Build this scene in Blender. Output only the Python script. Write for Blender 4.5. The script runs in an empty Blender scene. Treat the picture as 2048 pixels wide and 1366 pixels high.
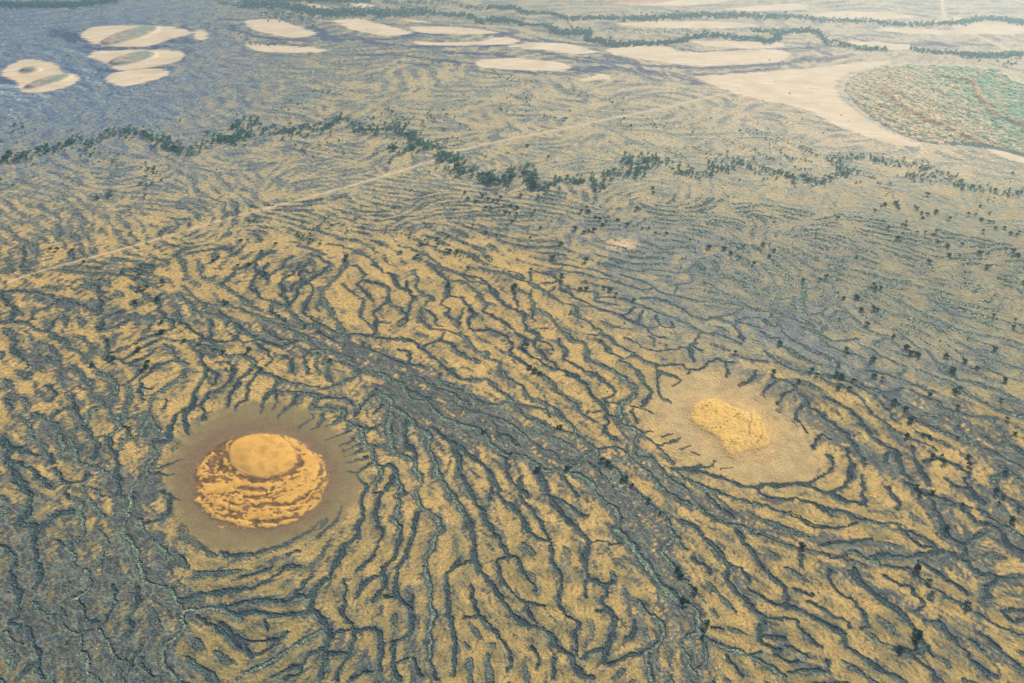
import bpy, math
import numpy as np
from mathutils import Vector

S = bpy.context.scene
# ------------------------------------------------------------------ camera, sky, sun, exposure
H = 600.0                      # flying height, metres
PITCH = math.radians(32)
FPX = 1700.0                   # focal length in photo pixels (photo is 2048 x 1366)
cam_d = bpy.data.cameras.new('camera')
cam_d.sensor_width = 36
cam_d.lens = 36 * FPX / 2048
cam_d.clip_start = 1
cam_d.clip_end = 90000
cam = bpy.data.objects.new('camera', cam_d)
cam.location = (0, 0, H)
cam.rotation_euler = (math.radians(90) - PITCH, 0, 0)
S.collection.objects.link(cam)
S.camera = cam

SUN_AZ, SUN_EL = math.radians(29), math.radians(31)    # azimuth clockwise from +Y (ahead, to the right)
W = bpy.data.worlds.new('World')
S.world = W
W.use_nodes = True
nt = W.node_tree
nt.nodes.clear()
sky = nt.nodes.new('ShaderNodeTexSky')
sky.sky_type = 'NISHITA'
sky.sun_disc = False
sky.sun_elevation = SUN_EL
sky.sun_rotation = SUN_AZ
sky.altitude = 600
bg = nt.nodes.new('ShaderNodeBackground')
bg.inputs['Strength'].default_value = 0.15
wo = nt.nodes.new('ShaderNodeOutputWorld')
nt.links.new(sky.outputs[0], bg.inputs[0])
nt.links.new(bg.outputs[0], wo.inputs[0])
sl = bpy.data.lights.new('sun', 'SUN')
sl.energy = 5.0
sl.angle = math.radians(0.5)
sl.color = (1.0, 0.88, 0.70)
so = bpy.data.objects.new('sun', sl)
S.collection.objects.link(so)
sd = Vector((math.sin(SUN_AZ) * math.cos(SUN_EL), math.cos(SUN_AZ) * math.cos(SUN_EL), math.sin(SUN_EL)))
so.rotation_euler = sd.to_track_quat('Z', 'Y').to_euler()
S.view_settings.view_transform = 'Standard'
S.view_settings.look = 'None'
S.view_settings.exposure = 0.62
S.view_settings.gamma = 1
S.cycles.volume_bounces = 0
S.cycles.max_bounces = 6
S.cycles.diffuse_bounces = 2
HAZE_DENSITY = 0.00018
HAZE_COLOR = (0.70, 0.88, 1.0)
HAZE_ANISO = 0.83
# ---- survey of the plain: every traced line is given in photo pixels of a tile (x0, y0, zoom) and turned into ground metres below
# a line is "width[g] x,y x,y ..." ; g marks a braid lined with pale green shrubs
CHANNELS = {
(0,480,4.876): """8 0,500 200,500 400,520 560,570 700,600 830,650 940,690
8 950,480 990,560 980,660 960,730
6g 760,380 860,420 950,470
6g 600,290 900,330 1100,320 1250,350 1400,390 1450,450
7 0,790 250,800 350,860 470,890
6g 400,1000 500,1050 570,1130 590,1210
7g 620,1040 740,1080 840,1160 900,1240 1000,1300 1090,1365
7 140,970 160,1090 240,1180 270,1250
7 560,590 460,650 350,700 280,780
7 480,870 540,790 640,740
9 960,860 1000,780 1080,730 1200,700
7 960,870 1080,860 1170,820 1250,780
7 1060,1150 1150,1170 1280,1120 1400,1040 1530,990
7 1080,1100 1250,1030 1400,960 1560,910
9 1030,970 1050,1080 1060,1150
8 1560,540 1540,640 1620,750 1700,820
9g 1730,530 1850,610 1900,690 2048,720
7g 1780,440 1880,550 2000,640 2048,650
8 1730,680 1750,780 1850,860 1950,930 2048,980
7g 1700,850 1600,890
9g 1600,1030 1680,1100 1740,1170 1830,1200
8g 1700,980 1850,990 1960,1030 2048,1050
8 1380,1365 1480,1250 1600,1200 1740,1170
7 1280,1200 1400,1150 1520,1060
9 0,520 60,600 150,700 120,780
7 220,60 230,160 220,260
6 690,100 700,180 690,220
7 1180,1180 1300,1220 1420,1200
7 1950,1080 1960,1180 2040,1280""",
(400,480,4.876): """9g 1430,170 1400,240 1370,310 1310,380 1240,440 1190,500 1195,590 1140,650 1150,700
10g 1195,600 1260,670 1290,740 1350,810 1390,890 1420,960 1400,1030
8 1100,140 1180,180 1250,230 1220,290 1120,360 1050,400 990,390 960,340 990,280 1050,230
8 1000,300 1040,300 1050,330
8 900,500 900,460 960,410 1050,420 1090,480 1080,560 1030,630 1010,700 1060,750 1140,800 1200,830
8 1000,420 950,500 920,570 880,620 810,540 790,450 830,360 920,300 980,220
10g 200,440 330,510 420,590 520,650 560,670
9g 580,560 700,600 800,640 880,700 950,780 1020,830 1200,840 1270,880 1340,900
9 700,620 690,690 760,750 830,800
9g 240,620 400,680 560,740 700,800 830,850 950,900 1040,960 1120,1040 1220,1080 1350,1110 1450,1150 1500,1200 1600,1280 1760,1300 1870,1360
8 240,740 340,820 440,890 540,940
8 440,1000 560,980 680,1010 780,1030 900,1000 960,980
9 0,960 100,990 200,1000 330,970 380,900
9g 130,1070 240,1120 400,1130 500,1160 540,1230 600,1300 720,1320 770,1360
9 1420,930 1530,920 1660,940 1700,900 1720,810 1700,720 1760,650 1840,590 1820,530 1850,490 1790,440 1660,410 1600,400
7 1420,230 1520,250 1590,320 1590,390 1530,440 1620,520 1690,590
6g 1380,430 1480,510 1600,610 1560,690 1580,760 1680,850
9 1690,240 1790,300 1880,350 1920,440 1980,480 2048,490
7g 1250,40 1380,60 1530,110 1650,170 1700,230
9 1660,940 1800,960 1950,970 2048,980
8 1600,1040 1700,1080 1850,1140 1950,1200 2048,1210
7 980,1130 1040,1220 1060,1300
8g 1000,1130 1080,1080 1150,1060
8g 1150,1110 1140,1200 1160,1300
10g 1270,1170 1240,1240 1260,1360
8g 1270,1180 1380,1190 1470,1230 1550,1290
8 830,1120 900,1190 890,1280
9 200,420 300,350 400,280 500,220 600,150 700,120
8 540,230 550,330 500,430 520,500 590,560
7 690,360 740,300 800,270 830,200 900,160
8 570,380 620,270 670,220
9 620,330 650,380
8 90,760 110,860 90,960
7 160,700 280,750 260,830
7 550,1000 700,1150 650,1220
6 420,1340 500,1260
6 160,1180 280,1200 320,1290 250,1260
7g 950,60 1100,90 1200,150
7 1900,640 2000,720 1950,800
6 1150,900 1250,950 1350,1000
6 600,860 750,950 850,970
8 1560,1040 1610,1010
6 1760,800 1850,800""",
(800,480,4.876): """8 0,840 60,760 90,650 130,570 70,480 60,400
8g 170,390 160,460 240,540 300,560 260,620 210,680 190,770 260,840 340,870 440,880 540,900 620,940 690,1010 740,1080 840,1090 860,1150 950,1190 980,1260 1030,1340
6 240,680 330,740 350,820 430,840
9g 120,300 170,390
8g 280,230 370,330 450,390 600,400 720,480 790,560 830,610 930,640
8 450,380 470,460 470,540 410,580 420,640 480,680 450,740 530,770 580,750 610,680
8 570,760 570,830
9 470,540 590,560 650,620 680,680 730,720 670,780 680,850 780,880 880,890 1000,920 1070,970 1090,1040 1080,1110 1200,1190 1270,1260 1370,1310 1450,1360
10 830,640 820,700 920,750 1000,790 1080,860 1150,930 1220,970 1300,980 1350,950 1310,900 1240,880 1210,800 1190,710 1060,650 960,570 900,490 820,400 700,360 600,330
8 1100,470 1120,540 1150,640
10g 1100,450 1230,520 1290,590 1310,670 1400,710 1470,760 1540,840 1620,920 1700,980 1800,1010 1830,1080 1830,1160 1920,1210 2048,1260
8 1290,680 1300,770
8 1310,980 1320,1050 1400,1120 1480,1190 1560,1260 1650,1320 1730,1360
8 1200,980 1200,1070 1290,1140 1380,1190 1430,1240 1530,1260
7 1340,980 1440,1010 1490,1080
7 1440,860 1380,860
8 1560,960 1540,1010 1630,1080 1590,1150 1700,1210 1800,1270 1900,1310 1980,1360
8g 800,280 920,310 1040,330 1130,380 1260,410 1360,460 1500,560 1620,620 1720,660 1720,740 1830,800 1920,860 1980,930 2048,970
6 1920,930 1830,930
7g 1900,950 1990,1020 2048,1080
7 1540,470 1660,530 1760,590 1880,650 2048,700
7g 1560,440 1700,480 1850,500 1920,520 1910,580 1990,620 2048,630
7g 1320,310 1430,330 1540,380 1560,440
6 1040,300 1150,320 1200,370
7g 1280,310 1270,390
6 1400,430 1540,400
8 0,950 120,980 200,1050 270,1110 380,1190 450,1260 560,1340
8 220,1050 300,1010 380,980 470,1000 540,1050
8 0,1060 80,1100 90,1180
8 0,1200 120,1210 230,1230
7 380,980 430,900
6g 0,60 200,120 420,260 560,330 700,400 850,430
7g 1500,230 1660,250 1900,300 2048,350""",
(1200,480,4.876): """7 0,600 90,620 190,630
8 0,680 120,710 230,750 310,800 400,830 480,880 540,930 640,960
7 230,750 290,700 350,660
7 370,800 380,740 420,680
7 480,870 560,820 540,740
6 550,780 620,850 700,850 710,800
9 0,910 110,960 170,1030 280,1080 380,1140 480,1190 560,1220 680,1210 790,1220 860,1260 990,1250 1060,1190 1140,1160 1230,1190 1290,1190
4 240,950 350,1010 470,1070 620,1080 740,1060 850,1040
8 850,1040 930,990 970,910
7 870,1030 990,1080
9 860,1060 920,1180
7 0,980 60,1070 160,1130 250,1150 350,1130
8 200,1170 300,1230 380,1300 400,1360
7 560,1230 560,1360
7 590,1290 700,1330 780,1365
8 0,1210 100,1260 200,1320 250,1365
7 860,1260 860,1310
7 1230,1200 1260,1300
7 500,940 540,1030
7g 0,370 120,390 250,440 400,480 530,470
5g 120,240 300,300 480,290 620,300 740,320 850,300 950,200 1030,170
6g 200,340 380,390 500,440 560,490 700,540 850,570 1000,600 1150,610 1400,640
6g 850,310 910,370 850,430 700,440
9g 0,560 200,570 400,640 600,720 740,770 880,840 1000,900 1140,920 1250,960 1370,1010
9g 400,560 640,590 700,630 820,680 900,750 1000,770 1120,770 1300,810 1440,820 1540,860
8g 950,250 1010,330 1180,330 1230,360 1350,400 1400,440
8g 1140,480 1300,560 1400,610 1440,660 1600,690 1750,720 1870,770 2048,830
8g 1330,800 1400,760 1560,750
7g 1150,850 1250,890
8g 1600,1080 1700,1160 1800,1230 1950,1280 2048,1300
8g 1330,1130 1480,1170 1620,1190
7g 940,290 990,230 1010,310
7g 1100,290 1120,220 1160,260
7g 1650,640 1720,590 1850,560
9g 1880,560 1880,700 1870,770
8g 2000,500 1990,640 1950,720
6g 500,40 620,90 800,70 950,130
6g 740,440 720,520
6g 1060,760 1300,720 1400,640
8 1300,820 1350,900 1400,980
8 1600,780 1700,850 1750,780
8 1580,900 1650,950 1750,960
6g 1750,830 1850,960 1980,1030
7g 1180,370 1300,380 1400,460 1500,470 1650,470""",
(1600,480,4.554): """8g 0,180 100,250 200,280 330,270
7g 0,700 100,760 160,830 250,800
9g 40,400 30,560 60,680
7g 60,680 200,660 230,620 150,600
8g 250,780 320,650 420,680 540,760 640,830 800,880
7g 300,590 420,640 500,720
8g 0,780 200,880 330,920 540,900
8g 160,830 250,960 400,1010 560,1080 640,1170
7g 560,960 700,1030 860,1110 940,1150 920,1230
8g 940,870 1050,960 1150,1010 1230,1090 1280,1160
8g 1370,900 1480,950 1600,1020 1780,1100 2040,1180
7g 1240,740 1400,800 1600,860 1800,890 2040,950
7g 600,0 800,60 1000,120
6g 500,60 560,110
7g 620,300 800,360 1000,380
8g 670,950 800,900 900,960
8g 330,1100 360,1200
8g 0,1190 250,1240 420,1290 560,1350
8g 1290,1120 1400,1250 1600,1300 1800,1360
7g 1700,1180 1900,1250 2040,1290
7g 900,560 1050,640 1200,700 1350,760
7g 1260,600 1400,680 1600,720""",
(0,740,4.267): """10 1740,0 1750,60 1700,130 1660,190 1640,280 1600,320 1520,370 1480,430 1450,520 1440,590 1390,615 1300,610
11 2000,0 1980,60 1920,120 1870,170 1790,200 1740,270 1700,300 1640,310
11 1700,310 1740,370 1735,430
11 1640,320 1590,370 1570,440 1590,500 1600,550
10 2048,110 1990,180 1950,250 1935,310
10g 1600,0 1520,80 1400,160 1290,240 1270,330 1290,430 1340,500 1330,580 1300,640 1320,720 1260,820 1250,880
12g 1280,430 1210,500 1200,560 1120,590 1050,600 1030,680
10 1190,120 1190,200 1230,250
7 1190,130 1270,160
10g 830,0 920,50 990,140 960,220 880,290 780,350 730,410 680,480 620,530 610,600 640,680 640,760 700,800 850,840 900,880
10g 1060,130 1110,190 1120,270 1080,330 1060,430
6 1200,10 1100,110
10g 880,300 940,370 1000,420 1020,460 940,550 860,560 810,600
9 1030,470 1090,510 1110,560
11 920,560 940,640 980,720 1000,800 990,900 1020,970 1010,1060 1040,1090
10 720,490 780,560 830,620 820,700 790,760
10 620,220 620,290 500,350 430,400
9 620,290 660,370 690,420
12g 500,560 530,640 520,720 540,760 640,770
8g 300,370 380,430 480,460 490,530
9g 180,390 190,440 260,470 240,540 280,580 350,610 380,680 360,720
15 0,580 40,630 90,680 60,750 90,830 140,920 190,990 240,1050 250,1130 220,1230 160,1300 230,1330 330,1345 400,1300 480,1230 590,1210
9 90,670 200,690 320,730 400,720 450,790
9 140,790 240,830 310,890 370,950 420,1010
9 450,830 520,930 580,970 560,1040 590,1100
9 580,970 700,940 750,900
8g 690,1000 790,1020 880,1070 1000,1090
14g 1260,880 1180,950 1110,1040 1110,1130 1080,1230 1060,1320 1060,1365
8g 760,1090 800,1170 860,1230 900,1260
7 1560,770 1450,800 1340,835
6 1330,880 1420,900 1500,890
12 1380,1030 1450,1090 1440,1160 1420,1230 1330,1290 1190,1320
6 1450,1090 1540,1110
12g 680,1150 690,1250 700,1360
9g 100,210 200,240 250,300 200,370
6 1420,250 1400,330
7 1850,20 1830,120
7 60,250 90,330
8 400,130 480,200 400,260
8 260,400 350,380""",
(460,740,4.267): """9 170,0 90,70 50,130 20,200
10 240,0 200,70 150,120 140,180 130,240 70,290 50,340
10 250,20 330,40 390,60 400,90 380,140 370,170
8g 400,90 520,110 640,130 780,150 850,150 960,110 1080,50 1190,10
10 370,170 310,220 280,290 260,370
10 390,180 400,250 370,330
12g 370,170 480,190 600,200 720,210 740,250 720,300 740,330 850,330 960,350 970,420 1030,470 1100,490 1120,540 1140,600 1200,650 1300,650 1380,600
9 560,230 520,300 440,370 400,420
7 780,240 900,240 1000,250
7 960,240 1050,300
8 700,380 660,440 590,490
10 790,380 760,470 680,520
7 920,400 880,460 820,490
7 1030,520 960,550 880,580 820,600
7 1060,580 1000,620 930,650
6 1100,630 1030,670 960,690
6 1120,680 1050,720 970,745
7 1180,740 1080,770 990,790
8 1200,810 1120,850 1080,880 1000,865
9 1090,480 1200,500 1280,470
8 1070,380 1140,290 1210,210
8 1230,370 1290,300
18g 1240,180 1330,230 1380,300 1370,400 1350,500 1370,600 1390,690
12g 1200,650 1220,720 1230,800 1290,830 1280,880 1240,960 1230,1040
12 1290,830 1380,810 1400,890 1370,950 1320,1030
12g 1400,850 1430,950 1460,1020 1400,1080 1440,1130 1430,1200 1400,1270 1440,1340 1450,1365
9 1460,980 1500,1060
13g 1390,690 1460,730 1550,760 1580,800 1570,860 1620,900 1620,980 1590,1040 1610,1130 1640,1190 1710,1210 1760,1280 1800,1350
12 1540,640 1580,720 1570,780
10 1640,1190 1600,1240 1570,1320 1560,1365
11 1500,410 1500,600 1540,680
11 1230,1050 1280,1060 1270,1130 1240,1200 1250,1300 1290,1365
10 1090,900 1110,960 1160,990 1130,1080 1120,1160 1140,1230 1090,1310 1080,1365
14g 1400,330 1520,400 1600,490 1700,570 1690,650 1730,750 1760,840 1800,940 1870,1040 1930,1130 1990,1220 2040,1310
12 1660,600 1700,700
7 1720,480 1840,580 1930,660 2030,720
10 1920,670 1950,760 1950,860 2000,950 2048,1040
9g 1500,70 1620,60 1700,120 1800,160 1900,210 2048,300
14g 1200,10 1330,70 1450,110 1500,200 1570,260 1680,270 1740,350 1830,410 1920,460 2048,500
9 1480,130 1600,200 1700,250
8g 1780,50 1820,140 1930,150 2048,230
7 1860,0 1950,60 2048,100
8 940,1170 930,1240 870,1320 830,1350
9 780,1290 690,1350""",
(900,740,4.267): """13g 1380,0 1440,40 1520,110 1580,150 1570,210 1510,260 1460,310 1450,380 1460,470 1560,500 1620,530 1590,600 1590,680
10 1590,0 1640,90 1710,180 1690,240 1640,310
6 1530,300 1640,330 1720,360
7 1550,330 1570,400 1610,450
8 1770,10 1890,40 1960,90 1900,140
7 1780,20 1770,100 1800,220 1870,280
9 1130,0 1240,50 1330,120 1410,170 1380,220 1290,250
10 960,0 1090,70 1160,130 1210,220 1290,280 1330,370 1340,450 1310,490 1350,560 1440,600
6 1340,270 1430,290
6 1350,380 1420,400
5 1180,350 1290,360
10g 720,10 800,60 880,110 900,170 980,230 1060,290 1120,370 1220,440
9g 420,20 480,70 560,110 620,160 660,220 740,260 840,290 900,340 950,410 1050,480 1080,560 1180,620 1240,680
9g 0,0 90,80 240,80 320,90 370,150 480,220 540,290 610,370 700,430 740,420
8g 540,290 680,310 800,340 850,400
10g 740,420 800,480 900,510 1000,530 1080,550
9g 10,120 80,180 180,220 280,290 380,300 470,270
8g 0,260 110,330 250,370 400,410 540,470 590,520 690,600 800,670 880,710 960,770 1110,770 1180,740
14g 0,430 100,470 200,490 290,530 330,610 400,680 500,720 640,740 740,810 820,860 940,850 1010,870 1100,900 1200,960 1240,1040 1330,1130 1410,1190 1440,1270 1430,1340
11g 1010,860 1100,800 1180,720 1240,680
10g 1240,690 1260,760 1330,820 1420,850 1470,940 1550,1000 1640,1090 1740,1180 1830,1240 1880,1320
8g 1250,680 1370,660 1460,680 1560,770 1640,820 1720,900 1800,1000 1900,1060 2048,1150
9g 1590,690 1600,740 1720,760 1790,830 1850,910 1950,970 2048,1040
8g 1620,540 1760,640 1830,720 1900,800
7 1590,600 1680,520 1720,520
11 0,600 100,680 200,750 290,820 350,890 390,970 430,1030 400,1050 460,1120 560,1190 620,1280 680,1360
11 30,680 80,760 80,860 120,940 180,1050 230,1150 290,1220 310,1290 360,1365
13 0,1040 60,1120 130,1240 190,1350
10 400,690 480,780 490,860 520,950 590,1020 610,1110 700,1190 740,1260 800,1330
9 340,1010 340,1110
13 740,870 800,960 830,1040 880,1130 940,1210 1010,1290 1100,1360
10 960,900 1020,990 1090,1070
9 810,1060 930,1110 1030,1160 1100,1230 1180,1240
9 620,900 590,960 660,1090
4 1770,640 1920,600 1960,590
5 1820,570 1900,540
6g 1180,790 1290,890 1390,1000
5 370,440 420,530 540,590 600,660
8 390,570 500,560 560,640""",
(1250,740,4.267): """12 540,860 650,870 760,900 900,950 1010,990 1110,1000 1200,980 1320,990 1450,970 1530,990 1600,1000 1700,1040 1750,1060 1880,1110 2048,1150
9 1110,1000 1180,1060 1260,1100 1400,1100 1600,1130 1700,1180 1850,1210 2000,1270 2048,1280
8 1460,960 1580,960 1670,910 1750,860 1770,790 1740,720
10 1760,1050 1870,990 1910,930 1920,860 1950,800
10 1550,290 1650,360 1760,450 1880,540 1960,640 2048,790
9 1550,290 1480,340 1450,390 1500,470 1560,540
8 1610,670 1620,600 1690,560 1750,600
6 760,780 720,830 640,830
5 920,830 820,850
4 300,640 450,600 480,590
5 320,570 410,540
8 480,670 560,650
8 580,710 640,720
10g 600,970 760,1030 900,1080 1050,1130 1200,1160 1300,1200 1400,1230
8g 630,1160 700,1230 860,1310 980,1330 1100,1365
8g 400,840 480,900 560,950 640,1000 740,1050 830,1130 900,1200
4 1400,1230 1530,1280 1700,1340 1850,1340 1980,1300
6 1620,1140 1700,1200 1760,1250
8 700,1060 800,1170 930,1250
9 1130,0 1050,100 970,140
6 1180,190 1270,100
7 1300,290 1360,200 1430,170
8g 1280,70 1400,100 1480,190 1550,280
9 880,0 860,60
12 640,820 560,850 430,840""",
(1568,740,4.267): """10 380,240 500,310 620,390 670,470 720,530 770,570 860,640 970,700 980,780 1010,860 1080,930
6g 300,60 420,110 560,170 640,220 700,310 760,370 860,440 960,520 1100,590 1200,630 1300,680
8g 360,40 520,60 620,110 760,170 870,230 950,290 1060,350
9g 760,160 900,190 1050,160 1180,220 1300,270 1420,350 1560,380 1700,400 1780,430
8g 700,0 900,50 1050,100 1180,160 1290,190
10g 1130,0 1280,50 1420,110 1560,200 1700,280 1830,340 2048,400
9g 1330,0 1500,80 1700,140 1900,210 2048,280
6g 780,220 850,320 900,370 960,440
9g 1060,400 1200,460 1330,520 1450,570 1560,590 1680,660 1820,720 1960,790 2048,830
8g 1480,470 1560,580 1620,640
8g 1780,430 1850,520 1900,600 2048,700
11 1050,970 1130,1030 1220,1060 1270,1130 1300,1210 1350,1280 1370,1365
10 1110,660 1110,740 1150,820 1200,900 1240,980
10 1200,790 1300,750 1400,790 1500,820 1560,870
12g 1900,870 1800,930 1820,1000 1880,1080 1950,1130 2048,1200
8g 1400,1140 1530,1160 1680,1200 1740,1240 1820,1310 1900,1365
10 1560,880 1560,960 1640,1080 1700,1140
10 1250,1060 1350,1100 1480,1160 1560,1220 1640,1300
8 1380,930 1470,990 1580,1020
8 670,900 680,1000 680,1120
10 860,990 900,1010 930,1080 980,1130 960,1190
7 880,700 870,800
6 540,680 560,780
4 0,1210 100,1230 200,1310 300,1350 500,1330
7g 460,1200 600,1260 780,1300 960,1310
9g 1700,560 1800,640 1900,620 2048,740
9g 1850,820 2048,950""",
(0,1040,4.267): """10 150,20 320,60 280,150 290,250 300,350 340,420 330,520 280,580
10 0,200 60,260 130,330 110,400 70,450 120,520 120,590 170,620 150,720 140,830 70,880 200,920 270,990 290,1080 330,1150 320,1250 360,1360
8g 40,950 100,1020 180,1060
10g 700,0 710,100 650,200 560,230 620,310 640,400
8g 840,50 880,130 920,200 860,300 860,400
13g 1030,60 1070,150 1160,250 1180,380 1240,520 1350,560 1470,620 1500,690 1560,770 1550,860 1560,930 1500,1000 1410,1060 1390,1150 1390,1240 1500,1350
10g 1190,0 1230,100 1330,190 1400,270 1480,340
8 650,670 720,750 720,830 820,870
8 470,170 540,230
9g 760,580 700,640 560,690 520,750 550,830 530,900 640,970 820,940 880,980 930,1070 980,1160 1080,1200
7 960,560 990,650 960,750 910,800 910,870
10g 690,1000 680,1100 740,1180 740,1270 800,1330
7 560,1060 620,990 680,980
10 1160,580 1180,700 1100,820 1120,900 1080,990
8 1200,1180 1240,1260 1300,1340
9 1090,1300 1130,1190 1200,1080
12g 1570,770 1700,760 1850,760 1960,800 2048,850
11 1680,820 1800,900 1900,960 2000,1040 2048,1090
12 1500,690 1600,660 1800,620 2048,600
7g 270,690 350,790 440,820 500,780
8 180,1320 280,1230
9g 730,420 780,520 760,580""",
(440,1040,4.267): """11 1200,0 1170,60 1170,130 1110,180
14 1070,200 1040,280 990,360 960,430 900,510 820,570 800,650 780,740 840,820 900,900 930,1000 900,1100 900,1200 860,1290 870,1350
8 1330,0 1350,60 1390,110 1350,180 1330,250 1280,330 1180,430
9 1060,510 1070,600 1060,700 1045,810 1120,890 1140,980 1130,1060 1060,1200 1000,1300 990,1365
11 1490,0 1540,70 1540,150 1510,190 1510,270 1440,370 1380,450 1410,490 1400,560 1340,640 1300,690
11 1380,470 1270,510 1200,580 1160,660
10 1660,0 1650,120 1600,250 1560,350 1510,430 1500,520 1500,620 1560,710 1620,740 1640,860
14g 1860,0 1880,60 1830,150 1800,260 1750,330 1760,470 1790,600 1800,740 1820,830 1790,920 1790,1080 1780,1180
6 1780,1180 1820,1260 1840,1365
7 1640,640 1640,710
8 1390,650 1500,660
9 2048,340 1960,420 1930,520 1940,650 1940,800 1980,920 2000,1060 2000,1200 2000,1330
11 0,270 80,300 250,295 380,260 520,220 700,130 860,60 900,0
9 1000,0 900,90 820,150
7 560,300 680,260
9 0,640 150,600 300,570 480,470 560,400 680,400
7 180,490 330,450 430,400
9 640,640 720,540 760,480
11 0,740 130,720 250,700 400,680 560,700 650,650 780,650
12 0,740 100,800 200,800 320,780 430,810 600,810 780,780
11 0,880 90,960 180,1030 230,1100 260,1170
9 180,1030 320,1030 500,1020 560,960
9 260,1160 380,1120 500,1050
13g 900,930 800,980 700,1040 580,1110 450,1200 330,1260 220,1310
11 870,1100 770,1150 700,1240 680,1300 560,1365
11 680,1250 560,1280 450,1340
9 380,850 400,940
8 1120,930 960,970
10 930,1140 1060,1140
12 1140,950 1250,930 1350,960 1370,1080 1370,1200 1360,1290
9 1300,1290 1200,1310 1120,1360
9 1640,850 1620,960 1540,1020 1460,1060
12 1470,1050 1480,1180 1480,1280 1530,1365
8 1500,1220 1600,1170
9 1650,1180 1680,1270 1710,1330""",
(880,1040,4.267): """15 230,0 270,100 290,220 290,320 340,430 420,530 500,640 570,740 650,840 760,900 880,930 950,980 970,1060 1040,1110 1110,1150 1140,1220 1190,1300 1290,1350
10 380,0 450,90 510,180 560,270 580,310
9 580,320 490,350 500,450 550,550 640,640 720,700 840,720 900,740
9 590,310 650,320 690,400 740,490 820,570 820,600
9 730,710 760,800 820,880
9 260,350 150,390 60,450
9 690,0 740,80 820,150 930,180 950,270 960,370 1020,450 1040,530 1020,620 1010,700 1060,790 1140,850 1190,890 1150,960 1160,1040 1160,1160
7 860,0 900,100 930,180
13 1080,0 1170,70 1240,150 1270,210 1240,290 1250,400 1270,490 1360,540 1430,580 1380,680 1420,760 1480,830 1480,940 1440,1040 1410,1140 1400,1220
10 1260,500 1240,580 1240,660
5 1300,190 1400,180 1480,210 1570,190
9 1480,520 1400,570
7 1330,780 1400,770
10 1430,1230 1520,1200 1620,1150 1720,1140
9 1400,1100 1300,1120 1210,1180
22g 1500,80 1600,170 1680,280 1760,380 1860,520 1960,620 2048,720
13g 1700,700 1760,780 1880,880 1900,980 1860,1060 1760,1140 1780,1250 1800,1365
10g 1960,60 2000,150 1900,250 1960,350 2048,450
10 270,560 280,680 330,800 430,900 520,1020 590,1120 600,1200 580,1300
11 60,560 70,700 90,850 120,1000 120,1150 120,1330
11 970,1180 970,1340
8 200,830 320,820
9 1660,860 1640,980 1580,1020
7 780,1080 850,1180 830,1260""",
(1320,1040,4.267): """8g 450,0 560,30 680,50 800,110 920,150 1050,200 1190,250 1290,260 1400,280 1450,320 1540,330 1660,360 1760,400
12g 60,0 90,90 140,170 210,250
12 170,0 290,50 390,160 480,240 540,330 580,400 570,500 640,600 740,690 820,780 880,830 860,930 850,1030 930,1080 1020,1120
9 580,400 680,400 720,450 770,530
8 760,590 860,650 960,710 1090,740
12 650,90 740,210 800,290 870,390 960,490 1060,570 1080,650 1090,740
12 1090,740 1200,770 1330,840 1450,910 1560,970 1580,1070 1680,1140 1800,1220 1900,1290 2048,1350
9 890,840 1010,840 1150,840
8 1160,840 1200,930 1280,1010 1370,1080
10 900,990 1050,1010
8 1090,1080 1200,1120 1280,1170
8 980,1150 1100,1210 1200,1210
10g 0,260 60,350 150,430 200,500 290,590
14g 0,590 120,680 280,740 320,820 330,930 380,990 480,1060 620,1110 740,1140 850,1210 960,1270 1060,1340
9g 320,960 200,1010 190,1090 240,1150 250,1240 330,1330
9g 380,1000 390,1100 380,1220 300,1280
8 440,920 530,930
8 1440,430 1450,530 1540,620 1660,700 1740,800 1770,900 1720,930
13 1620,440 1700,540 1800,610 1900,690 2000,760
8g 1540,330 1600,280 1660,270 1760,330 1850,370 1980,400
9 1380,220 1500,190 1650,190 1800,160
8 860,1130 780,1150
9 560,1150 640,1260 700,1330
9 1100,1300 1250,1280 1400,1290
7 1270,700 1400,760 1500,840 1580,850 1620,920
8 1140,590 1300,640
9 1430,1200 1430,1290
8 1210,290 1200,400
11 280,330 400,400 420,450""",
(1568,1040,4.267): """9 980,60 1080,150 1180,220 1300,240 1420,280 1500,310 1560,260 1530,200
7 960,80 1100,110 1200,160 1310,220
6g 680,0 780,30 920,30 1020,40
9 750,310 900,300 1060,320 1200,290 1320,280 1500,320 1600,400 1660,450 1780,470 1900,500 2048,480
8g 740,320 840,380 980,410 1080,430 1120,490 1240,560 1340,620 1400,680 1500,710 1620,790 1760,860 1900,940 2048,990
9 1160,350 1260,420 1380,500 1480,570 1560,640
11 1350,0 1350,80 1420,150 1520,200 1600,160 1680,120
12g 1900,60 1990,120 2048,180
13 1690,20 1800,60 1880,130 1920,220 2048,280
8 870,470 960,540 1070,570 1130,640 1200,700
13 600,420 660,540 770,620 880,700 970,770 1060,860 1130,950 1180,1040 1200,1100 1130,1130 1000,1120 940,1100
12 1060,1130 1150,1200 1260,1290 1300,1365
7 1200,1090 1280,1170
12 1230,860 1340,880 1390,960 1470,1030 1540,1120 1600,1200 1700,1280 1800,1340
9 1650,960 1750,1020 1850,1120 1960,1200 2048,1270
8 1600,1020 1680,1110
11 1860,780 2048,770
9 1880,800 1960,870 2048,850
10 1730,680 1750,560 1840,500
9 1240,680 1270,620
9 1120,770 1200,740""",
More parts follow.
